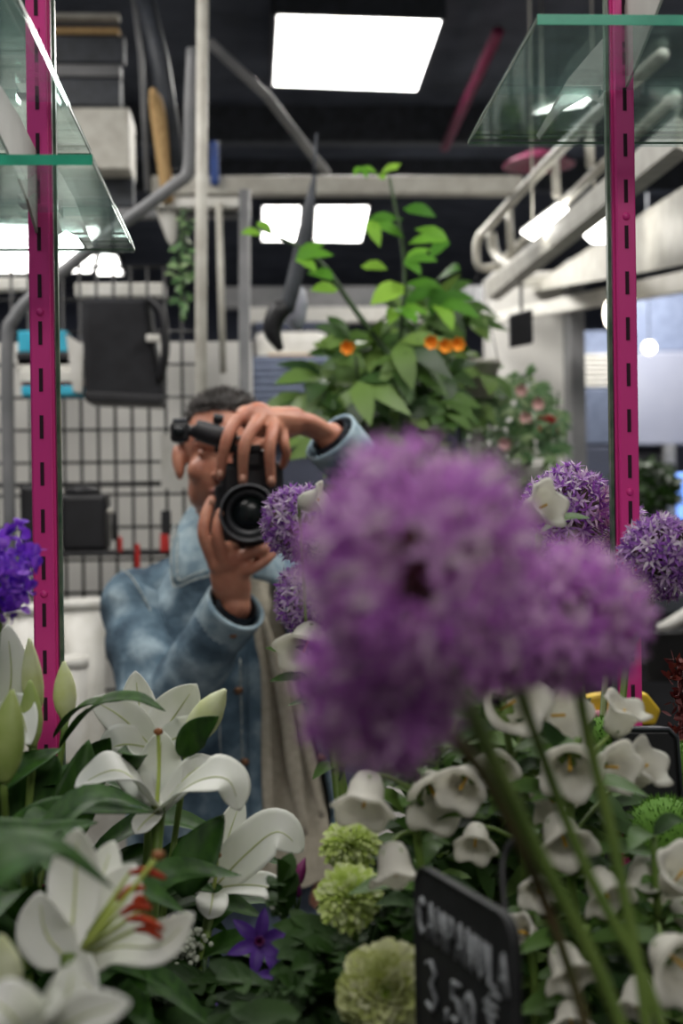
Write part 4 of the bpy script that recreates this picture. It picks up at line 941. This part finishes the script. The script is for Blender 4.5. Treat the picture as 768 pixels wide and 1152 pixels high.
# under-leaves filling the bunch
def foliage_stem(px, py, Y, n, size, label, seed, spread=60, mt_=None, name='lily_foliage', cat='leaves', ht=200):
    r = random.Random(seed); top = P(px, py, Y); bot = P(px + r.uniform(-20, 20), 1330, Y + .02)
    t = thing(name, bot, label, cat)
    obj('stem', MB().tube([bot, top.lerp(bot, .5), top], .004, 8, smooth=10), M_STEM, t)
    for k in range(n):
        f = k / n; c = top.lerp(P(px, py + ht, Y), f); a = k * 2.4 + r.random()
        d = V((math.cos(a), math.sin(a) * .7, r.uniform(.1, .5)))
        L_ = size * r.uniform(.8, 1.2)
        obj('leaf', MB().blade([c, c + d * L_ * .5 + V((0, 0, .01)), c + d * L_ + V((0, 0, -.025))], L_ * .26, (0, -.4, 1), 'leaf', fold=.3, n=10, m=4), mt_ or M_LEAF, t)
for i, (px, py, Y, lab) in enumerate([(20, 900, 1.16, 'dark green lily stem of broad leaves at the left edge below the edge lily'), (100, 960, 1.18, 'dark green lily stem of broad leaves between the pink upright and centre lily'), (150, 990, 1.16, 'dark green lily stem of leaves behind the orange anthers'), (30, 960, .95, 'dark green lily stem of leaves behind the long blurred leaf'), (100, 1060, 1.0, 'dark green lily stem of leaves behind the front lily'), (190, 1080, 1.12, 'dark green lily stem of leaves below the right hand lily')]):
    foliage_stem(px, py, Y, 16, .11, lab, 30 + i)

# ------------------------------------------------------------------ alliums
def allium(c, Rr, stem, label, seed, mt_=M_ALL, n=230, pl=.0095, inner=.55, stem_m=M_STEM, sr=.0032, near=False):
    c = V(c); r = random.Random(seed); t = thing('purple_allium', c, label, 'allium', 'purple alliums')
    f = MB(); pd = MB(); ga = PI * (3 - math.sqrt(5))
    tow = (CAM - c).normalized()
    for i in range(n):
        z = 1 - 2 * (i + .5) / n; q = math.sqrt(1 - z * z); a = ga * i
        d = (V((q * math.cos(a), q * math.sin(a), z)) + rv(r) * .12).normalized()
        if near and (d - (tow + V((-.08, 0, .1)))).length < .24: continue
        rad = Rr * (r.uniform(.66, 1.0) if mt_ is M_ALLF else r.uniform(.76, .97))
        p = c + d * rad; pd.tube([c + d * Rr * .15, p], .0006, 3, cap=False)
        u = d.orthogonal().normalized(); w_ = d.cross(u); a0 = r.random() * PI
        for k in range(6):
            an = a0 + k * PI / 3; e = (u * math.cos(an) + w_ * math.sin(an)); sd = d.cross(e).normalized() * pl * .16
            m1 = p + e * pl * .45 + d * pl * .35; tp = p + e * pl * r.uniform(.85, 1.15) + d * pl * r.uniform(.35, .75)
            f.add([p - sd * .5, p + sd * .5, m1 + sd, m1 - sd, tp], [(0, 1, 2, 3), (3, 2, 4)])
            st_ = p + (d * 1.0 + e * .3) * pl * .9
            f.add([p + sd * .25, p - sd * .25, st_], [(0, 1, 2)])
    obj('florets', f, mt_, t, smooth=False); obj('pedicels', pd, M_ALLP, t)
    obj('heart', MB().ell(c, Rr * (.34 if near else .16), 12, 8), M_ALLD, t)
    obj('stem', MB().tube([c] + PP(stem), sr, 8, smooth=18), stem_m, t)
    return t
allium(P(640, 578, 1.32), .046, [(646, 700, 1.30), (660, 860, 1.24), (668, 1300, 1.1)], 'sharp purple allium just left of the right pink upright', 1, n=280)
allium(P(682, 606, 1.42), .044, [(684, 700, 1.4), (676, 880, 1.24), (680, 1300, 1.1)], 'sharp purple allium half behind the right pink upright', 2, n=260)
allium(P(745, 626, 1.20), .036, [(726, 700, 1.2), (700, 790, 1.18), (690, 1300, 1.08)], 'sharp purple allium at the right edge of the picture', 3, n=240)
allium(P(336, 588, 1.16), .030, [(352, 700, 1.14), (380, 900, 1.1), (400, 1300, 1.05)], "small sharp allium in front of the man's camera lens", 4, n=200, pl=.008)
allium(P(348, 672, 1.14), .028, [(360, 760, 1.12), (390, 950, 1.1), (410, 1300, 1.02)], 'small sharp allium below the one at the camera lens', 5, n=180, pl=.008)
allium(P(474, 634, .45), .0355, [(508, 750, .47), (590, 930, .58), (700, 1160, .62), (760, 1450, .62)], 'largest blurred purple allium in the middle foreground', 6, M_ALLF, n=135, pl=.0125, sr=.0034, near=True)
allium(P(644, 696, .53), .0235, [(655, 800, .60), (690, 950, .62), (728, 1160, .62), (740, 1420, .62)], 'blurred purple allium right of the largest one, before the upright', 7, M_ALLF, n=84, pl=.0125, sr=.0026, near=True)
allium(P(428, 776, .48), .0235, [(520, 840, .56), (590, 960, .6), (660, 1160, .62), (700, 1420, .62)], 'blurred purple allium hanging lower left of the largest one', 8, M_ALLF, n=84, pl=.0125, sr=.0026, stem_m=M_STEMB)
allium(P(560, 706, .54), .022, [(610, 850, .6), (660, 980, .62), (746, 1160, .62), (770, 1420, .62)], 'blurred purple allium between the two big ones, half hidden', 9, M_ALLF, n=64, pl=.0135, sr=.0026)

# violet flower spike at the left edge
t = thing('violet_flower', P(6, 700, 1.0), 'vivid violet ruffled flower head at the left edge', 'flower')
f = MB(); r = random.Random(5)
for k in range(260):
    h = r.random(); d = rv(r); c = P(8 - h * 10, 618 + h * 66, 1.0) + V((d.x, d.y, d.z)) * (.022 if h < .55 else .016) * r.uniform(.5, 1)
    e = rv(r); f.blade([c, c + d * .004, c + d * .006 + e * .004], .009, e, 'round', n=3, m=2)
obj('petals', f, M_STAT, t); obj('stem', MB().tube(PP([(4, 640, 1.0), (-20, 900, 1.0), (-20, 1330, 1.0)]), .003, 8, smooth=8), M_STEM, t)

# ------------------------------------------------------------------ chrysanthemums
def mum(c, Rr, face, stem, label, mt_, seed, n=230, flat=.62, pw=.007):
    c = V(c); face = V(face).normalized(); r = random.Random(seed); t = thing('chrysanthemum', c, label, 'chrysanthemum', 'green chrysanthemums'); f = MB()
    q = face.to_track_quat('Z', 'Y')
    for i in range(n):
        s_ = math.sqrt((i + .5) / n); th = s_ * R(112); a = i * 2.39996 + r.uniform(-.1, .1)
        d = q @ V((math.sin(th) * math.cos(a), math.sin(th) * math.sin(a), math.cos(th) * flat))
        ln = Rr * (.6 + .4 * s_) * r.uniform(.84, 1.12); base = c + d * Rr * .12
        up_ = q @ V((0, 0, 1))
        f.blade([base, base + d * ln * .55 + up_ * Rr * .02, base + d * ln * .85 + up_ * Rr * .12 * (1 - s_)], pw * (.6 + .4 * s_), -(d.cross(up_.cross(d) + V((1e-4, 0, 0)))) if False else (up_ - d * up_.dot(d) + V((1e-4, 0, 1e-4))), 'round', fold=.9, n=5, m=2)
    obj('petals', f, mt_, t)
    obj('heart', MB().ell(c + face * Rr * .12, Rr * .25, 14, 10), mat('mum_core', (150, 180, 60)), t)
    obj('calyx', MB().ell(c - face * Rr * .2, Rr * .3, 14, 10), M_STEM, t)
    obj('stem', MB().tube([c - face * Rr * .2] + PP(stem), .0028, 8, smooth=12), M_STEM, t)
    return t
mum(P(394, 950, 1.02), .0235, (-.2, -.6, .9), [(400, 1080, 1.0), (405, 1350, .98)], 'upper green white chrysanthemum behind the slate sign', M_CHRG, 1, 210, .9, .0058)
mum(P(392, 1008, .97), .0255, (-.2, -.8, .6), [(402, 1100, .98), (405, 1350, .98)], 'middle green white chrysanthemum touching the slate sign', M_CHRG, 2, 210, .9, .0058)
mum(P(434, 1116, .86), .032, (-.1, -1, .25), [(425, 1200, .95), (415, 1380, .98)], 'large pale yellow green chrysanthemum at the bottom edge', M_CHR, 3, 170, .62, .0125)

def lobeleaf(mb, c, d, nrm, s_):
    d = V(d).normalized(); nrm = V(nrm).normalized(); side = d.cross(nrm).normalized()
    mb.blade([c, c + d * s_ * .5, c + d * s_ - nrm * s_ * .08], s_ * .5, nrm, n=8, m=4, fold=.25)
    for k, (f_, sg) in enumerate([(.3, 1), (.3, -1), (.55, 1), (.55, -1)]):
        b = c + d * s_ * f_; dd = (d * .6 + side * sg * .8).normalized(); mb.blade([b, b + dd * s_ * .22, b + dd * s_ * .42 - nrm * s_ * .04], s_ * .26, nrm, n=5, m=2, fold=.2)
def greenery(lst, base, label, mt_=M_LEAFD, name='chrysanthemum_foliage', cat='leaves', s=.05, seed=1, fn=lobeleaf):
    r = random.Random(seed); t = thing(name, P(*base), label, cat); b = P(*base); st = MB()
    for (x, y, Y) in lst:
        st.tube([b, b.lerp(P(x, y, Y), .6) + V((0, .01, .02)), P(x, y, Y)], .002, 6, smooth=8)
        for k in range(4):
            l = MB(); c = P(x + r.uniform(-16, 16), y + r.uniform(-10, 26), Y + r.uniform(-.02, .02))
            fn(l, c, V((r.uniform(-1, 1), r.uniform(-.9, .1), r.uniform(-.2, .5))), V((r.uniform(-.3, .3), -.6, 1)), s * r.uniform(.7, 1.15)); obj('leaf', l, mt_, t)
    obj('stem', st, M_STEMD, t)
greenery([(330, 1040, 1.0), (350, 1060, .98), (310, 1100, .95), (345, 1120, .92), (370, 1080, .95), (300, 1140, .94), (390, 1060, .97), (420, 1040, .98), (440, 1000, 1.02), (330, 1150, .9), (400, 1150, .92)], (360, 1380, .98), 'dark lobed leaves between the purple clematis and the chrysanthemums', seed=3)
greenery([(440, 960, 1.08), (470, 1000, 1.06), (430, 1070, 1.04), (460, 1130, .98), (500, 1000, 1.1)], (450, 1380, 1.0), 'dark lobed leaves behind the slate sign', seed=4)
greenery([(230, 1080, 1.08), (250, 1130, 1.04), (280, 1110, 1.08), (210, 1120, 1.06)], (230, 1380, 1.0), 'dark leaves at the bottom in front of the jeans', seed=6, s=.06)

# ------------------------------------------------------------------ clematis
def clematis(c, face, s_, label, seed):
    c = P(*c); face = V(face).normalized(); t = thing('purple_clematis', c, label, 'clematis', 'purple clematis flowers'); q = face.to_track_quat('Z', 'Y')
    for k in range(6):
        a = k * PI / 3 + seed; d = q @ V((math.cos(a), math.sin(a), .25)); e = q @ V((math.cos(a), math.sin(a), -.1))
        obj('petal', MB().blade([c, c + d * s_ * .55, c + d * s_ * .55 + e * s_ * .5], s_ * .42, face, n=8, m=4, fold=.3), M_CLEM, t)
    st = MB()
    for k in range(14): a = k * 2.4; st.tube([c, c + (q @ V((math.cos(a) * .25, math.sin(a) * .25, .5))) * s_ * .6], .0006, 4)
    obj('stamens', st, M_CLBUD, t); b = P(300, 1330, 1.0); obj('stem', MB().tube([c - face * .002, c.lerp(b, .3) + V((0, .02, 0)), b], .0016, 6, smooth=10), M_STEMD, t)
clematis((291, 1060, 1.05), (.1, -1, .4), .024, 'purple clematis flower in front of the jeans', .3)
clematis((312, 1098, 1.02), (.3, -.8, .7), .017, 'smaller purple clematis flower below the first', .9)
clematis((262, 1148, 1.0), (0, -.6, 1), .018, 'purple clematis flower cut by the bottom edge', .2)
t = thing('clematis_buds', P(325, 1010, 1.05), 'magenta clematis buds standing right of the lily', 'buds')
for a, b, r_ in (((330, 1000, 1.04), (343, 965, 1.04), .0052), ((337, 1008, 1.04), (321, 982, 1.04), .005), ((318, 1012, 1.05), (316, 994, 1.05), .0045)):
    a_, b_ = P(*a), P(*b); obj('bud', MB().tube([a_, a_.lerp(b_, .5), b_], [r_ * .4, r_, r_ * .8, r_ * .1], 10, smooth=10), M_CLBUD, t)
    obj('stalk', MB().tube([a_, P(334, 1060, 1.04), P(335, 1330, 1.0)], .0012, 5, smooth=8), M_STEMD, t)

# ------------------------------------------------------------------ campanulas
def bell(t, p, d, s_, nm='bell'):
    p = P(*p); d = V(d).normalized()
    prof = [(.1, 0), (.26, .06), (.36, .28), (.39, .58), (.45, .82), (.57, .98), (.68, 1.0)]
    def fn(i, a, r_, z):
        k = max(0, (i - 3) / 3); lob = .5 + .5 * math.cos(5 * a); return (r_ * s_ * (1 + .16 * lob * k - .08 * k), (z - .16 * (1 - lob) * k) * s_)
    b = obj(nm, MB().lathe(prof, p, d, 40, fn), M_CAMP, t, solid=.0008)
    obj('pistil', MB().tube([p + d * s_ * .1, p + d * s_ * .8], [.0008, .0011], 6), M_YEL, b)
    q = d.to_track_quat('Z', 'Y'); cx_ = MB()
    for k in range(5): a = k * 2 * PI / 5; e = q @ V((math.cos(a), math.sin(a), 0)); cx_.blade([p, p + e * s_ * .25 + d * s_ * .08, p + e * s_ * .42 + d * s_ * .35], s_ * .18, d, n=4, m=2)
    obj('calyx', cx_, M_STEM, b)
def campanula(base, path, bells, label, leaves=(), seed=1):
    b = P(*base); t = thing('campanula_stem', b, label, 'campanula', 'white campanulas'); pts = [b] + PP(path)
    st = MB().tube(pts, [.0035, .0025], 8, smooth=16)
    for bl in bells:
        q = P(*bl[0]); near = min(crv(pts, 24), key=lambda w_: (w_ - q - V((0, 0, -.02))).length); st.tube([near, near.lerp(q, .6) + V((0, 0, .003)), q], .0014, 6, smooth=6)
        bell(t, *bl)
    obj('stem', st, M_STEM, t); r = random.Random(seed); pc = crv(pts, 16)
    for k in range(22):
        c = pc[r.randrange(3, len(pc))]; d = V((r.uniform(-1, 1), r.uniform(-.8, .3), r.uniform(0, .7))); L_ = r.uniform(.03, .06)
        obj('leaf', MB().blade([c, c + d * L_ * .5, c + d * L_ - V((0, 0, .012))], L_ * .28, (0, -.6, 1), n=7, m=3, fold=.2), M_LEAFM if k % 3 else M_LEAFD, t)
campanula((500, 1360, 1.0), [(490, 1100, .98), (470, 950, .96), (470, 860, .95)], [((480, 878, .96), (.15, -1, -.35), .034), ((415, 872, .92), (-.2, -.6, -.7), .030), ((440, 948, .90), (.1, -.5, -1), .026), ((452, 838, .97), (.2, -.6, .6), .026)], 'white campanula stem with an open bell facing the viewer above the sign')
campanula((610, 1360, .98), [(600, 1100, .97), (585, 930, .96), (565, 790, .95)], [((560, 800, .95), (.2, -.8, .3), .036), ((600, 806, .97), (.5, -.6, .1), .034), ((528, 870, .93), (-.4, -.8, -.3), .026), ((602, 880, .95), (.4, -.7, -.5), .026), ((536, 930, .96), (-.2, -.8, -.6), .022), ((560, 850, .96), (-.2, -.8, -.3), .024)], 'white campanula stem under the largest blurred allium', seed=2)
campanula((660, 1360, .96), [(655, 1100, .95), (640, 960, .93), (650, 830, .92)], [((640, 848, .92), (-.2, -1, -.3), .030), ((688, 826, .98), (.35, -.3, .8), .026), ((702, 878, .97), (.5, -.5, .5), .028), ((602, 990, .92), (-.1, -1, -.3), .020), ((625, 920, .92), (.1, -.8, -.6), .030), ((672, 862, .95), (.4, -.8, .1), .026), ((668, 980, .9), (.3, -.8, -.7), .026)], 'white campanula stem with bells against the black tray at right', seed=3)
campanula((730, 1360, .92), [(735, 1150, .9), (740, 1050, .9), (735, 940, .9)], [((728, 962, .92), (-.2, -.4, -.9), .028), ((752, 1000, .85), (.2, -.6, .6), .026), ((744, 1066, .78), (.25, -1, -.15), .034), ((762, 1010, .9), (.5, -.6, -.6), .03), ((720, 1100, .85), (-.3, -.6, -.8), .024)], 'white campanula stem at the right edge with yellow centred bells', seed=4)
campanula((640, 1380, .9), [(650, 1200, .88), (652, 1090, .88), (660, 1040, .88)], [((628, 1064, .86), (.2, -.7, -.6), .026), ((640, 1130, .84), (-.1, -.8, -.5), .022), ((600, 1052, .9), (-.6, -.5, .3), .018)], 'white campanula stem low at the bottom right of the sign', seed=5)
campanula((400, 1340, 1.05), [(400, 1000, 1.1), (370, 800, 1.12), (345, 720, 1.12)], [((352, 706, 1.12), (-.3, -.7, -.6), .034), ((336, 566, 1.08), (.9, -.3, .15), .020), ((360, 740, 1.12), (.5, -.7, -.6), .030)], 'white campanula stem rising at the left of the blurred alliums', seed=16)
campanula((600, 1340, 1.1), [(600, 1000, 1.1), (604, 760, 1.1), (606, 600, 1.1)], [((590, 580, 1.06), (.6, -.7, .35), .028), ((612, 640, 1.08), (.6, -.7, -.3), .024)], 'white campanula bell peeping between blurred and sharp alliums', seed=7)
def bushy(cx, cy, rx, ry, Y, n, size, seed, label):
    r = random.Random(seed); t = thing('green_foliage', P(cx, 1380, Y), label, 'foliage'); st = MB()
    for k in range(5): st.tube([P(cx + r.uniform(-30, 30), 1380, Y), P(cx + r.uniform(-.5, .5) * rx, cy + ry * .3, Y), P(cx + r.uniform(-1, 1) * rx, cy - ry * .6, Y)], .002, 6, smooth=8)
    obj('stem', st, M_STEM, t); l = MB()
    for _ in range(n):
        a, q = r.uniform(0, 2 * PI), math.sqrt(r.random()); c = P(cx + rx * q * math.cos(a), cy + ry * q * math.sin(a), Y + r.uniform(-.05, .08))
        d = V((r.uniform(-1, 1), r.uniform(-.8, .2), r.uniform(-.3, .9))).normalized(); L_ = size * r.uniform(.6, 1.3)
        l.blade([c, c + d * L_ * .5, c + d * L_ - V((0, 0, L_ * .2))], L_ * .3, (r.uniform(-.4, .4), -.7, .8), n=5, m=2, fold=.2)
    obj('foliage', l, M_LEAFM, t)
bushy(560, 900, 110, 90, 1.12, 420, .05, 51, 'green foliage behind the campanulas under the large allium')
bushy(600, 1080, 120, 100, 1.10, 520, .05, 52, 'green foliage filling the bottom right between the stems')
bushy(720, 1100, 70, 90, 1.02, 260, .05, 53, 'green foliage at the bottom right corner')
bushy(460, 1080, 60, 90, 1.1, 240, .05, 54, 'green foliage around the left edge of the slate sign')

# tiny white filler flowers low behind the front lily
t = thing('baby_breath', P(205, 1180, 1.12), 'spray of tiny white flowers right of the front lily', 'flower'); f = MB(); r = random.Random(9)
for _ in range(300): f.ell(P(202 + r.gauss(0, 10), 1064 + r.gauss(0, 14), 1.1 + r.uniform(-.02, .02)), .0022, 6, 4)
tag(obj('florets', f, M_GYPSO, t), kind='stuff'); obj('stem', MB().tube(PP([(200, 1070, 1.11), (200, 1330, 1.08)]), .0016, 6), M_STEM, t)

# ------------------------------------------------------------------ slate price sign
TL, TR = P(467, 966, .82), P(577, 1040, .70)
ex = (TR - TL); ex.z = 0; Wd = ex.length; ex.normalize(); ez = V((0, 0, 1)); nrm = V((-ex.y, ex.x, 0)) if (V((-ex.y, ex.x, 0))).dot(CAM - TL) > 0 else V((ex.y, -ex.x, 0))
nrm.z = 0; Hd = .105
TL.z = TR.z = (TL.z + TR.z) / 2 + .0
def S(u, v, o=0): return TL + ex * (u * Wd) - ez * (v * Hd) + nrm * o
sg = thing('slate_sign', S(.5, 1), 'black slate price sign with chalk writing CAMPANULA 3,50 €', 'sign')
pl = []
rc = .12
for (cu, cv, a0) in ((rc, rc * 1.2, 180), (1 - rc, rc * 1.2, 270), (1 - rc, 1 - rc * 1.2, 0), (rc, 1 - rc * 1.2, 90)):
    for k in range(7): a = R(a0 + 15 * k); pl.append(S(cu + rc * math.cos(a), cv + rc * 1.2 * math.sin(a), 0))
sharp('board', MB().prism(pl, -nrm * .005), M_SLATE, sg, bevel=.0008)
sharp('border', MB().tube([q + nrm * .0005 for q in pl + [pl[0]]], .0009, 6, cap=False), mat('slate_edge', (60, 62, 64)), sg)
GL = {'C': [[(.9, .15), (.5, 0), (.1, .3), (.1, .7), (.5, 1), (.9, .85)]], 'A': [[(0, 1), (.5, 0), (1, 1)], [(.2, .62), (.8, .62)]], 'M': [[(0, 1), (.1, 0), (.5, .7), (.9, 0), (1, 1)]], 'P': [[(.1, 1), (.1, 0), (.7, .02), (.9, .27), (.7, .5), (.1, .55)]],
      'N': [[(.05, 1), (.1, 0), (.9, 1), (.95, 0)]], 'U': [[(.1, 0), (.1, .7), (.5, 1), (.9, .7), (.9, 0)]], 'L': [[(.1, 0), (.1, 1), (.9, 1)]],
      '3': [[(.1, .1), (.5, 0), (.85, .2), (.45, .46), (.9, .7), (.6, 1), (.1, .92)]], ',': [[(.5, .85), (.5, 1), (.3, 1.2)]], '5': [[(.9, 0), (.2, 0), (.15, .45), (.6, .4), (.9, .7), (.6, 1), (.1, .95)]], '0': [[(.5, 0), (.1, .3), (.15, .8), (.5, 1), (.85, .75), (.85, .25), (.5, 0)]],
      '€': [[(.95, .1), (.6, 0), (.25, .3), (.25, .7), (.6, 1), (.95, .9)], [(.05, .38), (.75, .38)], [(.05, .6), (.7, .6)]]}
def write(txt, u, v, w_, h, gap, rise=0, rad=.0011):
    for i, ch in enumerate(txt):
        if ch == ' ': u += w_ * .7; continue
        ww = w_ * (.4 if ch == ',' else 1); g_ = MB()
        for stp in GL[ch]: g_.tube([S(u + a * ww, v + b * h, .0008) for a, b in stp], rad, 6)
        obj('chalk_letter', g_, M_CHALK, sg); u += ww + gap; v += rise
write('CAMPANULA', .05, .17, .074, .19, .030, .003, .0013)
write('3', .12, .48, .13, .26, .03, 0, .0013); write(',50', .33, .50, .11, .2, .025, 0, .0012); write('€', .74, .40, .15, .2, .02, 0, .0012)
obj('wire_hook', MB().tube(PP([(572, 1060, .74), (566, 1000, .76), (566, 965, .77), (578, 945, .77), (596, 942, .77)]), .0016, 8, smooth=18), M_WIRE, sg)
obj('stake', MB().tube([S(.5, .9, -.007), S(.5, .9, -.007) - V((0, 0, .28))], .003, 8), M_WIRE, sg)

# ------------------------------------------------------------------ right edge things
g = MB().prism(PP([(694, 820, 1.16), (754, 820, 1.16), (762, 830, 1.16), (768, 918, 1.16), (694, 918, 1.16)]), (0, .02, 0)); tr = thing('black_tray', P(730, 920, 1.16), 'black plastic board standing behind the white bells at right', 'board')
obj('panel', g, M_BLACK, tr, smooth=False, bevel=.004); obj('rim', MB().tube(PP([(694, 820, 1.158), (752, 820, 1.158), (762, 830, 1.158), (768, 918, 1.158)]), .0016, 6), M_DGREY, tr)
obj('post', MB().tube([P(730, 918, 1.17), V((P(730, 918, 1.17).x, 1.17, BZ))], .006, 8), M_BLACK, tr)
def moss(c, r_, label, seed):
    c = P(*c); r = random.Random(seed); t = thing('green_trick_dianthus', c, label, 'flower', 'fuzzy green flower balls'); f = MB()
    obj('core', MB().ell(c, r_ * .92, 16, 12), M_MOSS, t)
    for _ in range(1400):
        d = rv(r); p = c + d * r_ * .88; e = rv(r) * .001; f.add([p + e, p - e, p + d * r_ * r.uniform(.1, .2) + rv(r) * .001], [(0, 1, 2)])
    tag(obj('bristles', f, M_MOSS, t, smooth=False), kind='stuff'); obj('stem', MB().tube([c, V((c.x - .01, c.y, BZ + .05))], .003, 8), M_STEM, t)
moss((762, 872, 1.2), .03, 'fuzzy green flower ball at right edge beside the black board', 1)
moss((748, 944, 1.1), .035, 'fuzzy green flower ball at right edge below the black board', 2)
moss((676, 836, 1.2), .024, 'fuzzy green flower ball just left of the foot of the upright', 3)
t = thing('red_foliage', P(764, 900, 1.3), 'dark red spiky foliage at the right edge above the black board', 'plant'); f = MB(); r = random.Random(4)
for _ in range(130):
    c = P(764 + r.gauss(0, 6), 740 + r.random() * 130, 1.3); d = V((r.uniform(-1, 1), r.uniform(-1, 0), r.uniform(-.3, 1))).normalized(); f.blade([c, c + d * .006, c + d * .012], .005, rv(r), n=3, m=2)
obj('foliage', f, M_REDLEAF, t); obj('stem', MB().tube(PP([(764, 740, 1.3), (768, 900, 1.3), (768, 1150, 1.25)]), .0022, 6), M_REDLEAF, t)
t = thing('yellow_packet', P(690, 815, 1.8), 'yellow card packet behind the foot of the right upright', 'packet')
sharp('sheet', MB().prism(PP([(652, 786, 1.8), (690, 778, 1.8), (728, 780, 1.8), (744, 800, 1.8), (738, 816, 1.8), (654, 816, 1.8)]), (0, .03, 0)), M_YPACK, t, bevel=.004)
sharp('band', MB().prism(PP([(640, 800, 1.79), (700, 800, 1.79), (700, 822, 1.79), (640, 822, 1.79)]), (0, .03, 0)), mat('pink_film', (200, 140, 150)), t, bevel=.004)
sharp('stand', MB().box((P(650, 820, 1.8).x, 1.8, 0), (P(740, 820, 1.8).x, 1.84, P(690, 818, 1.8).z)), M_BLACKFAB, t)
for o in bpy.data.objects:
    if '_org' in o: del o['_org']
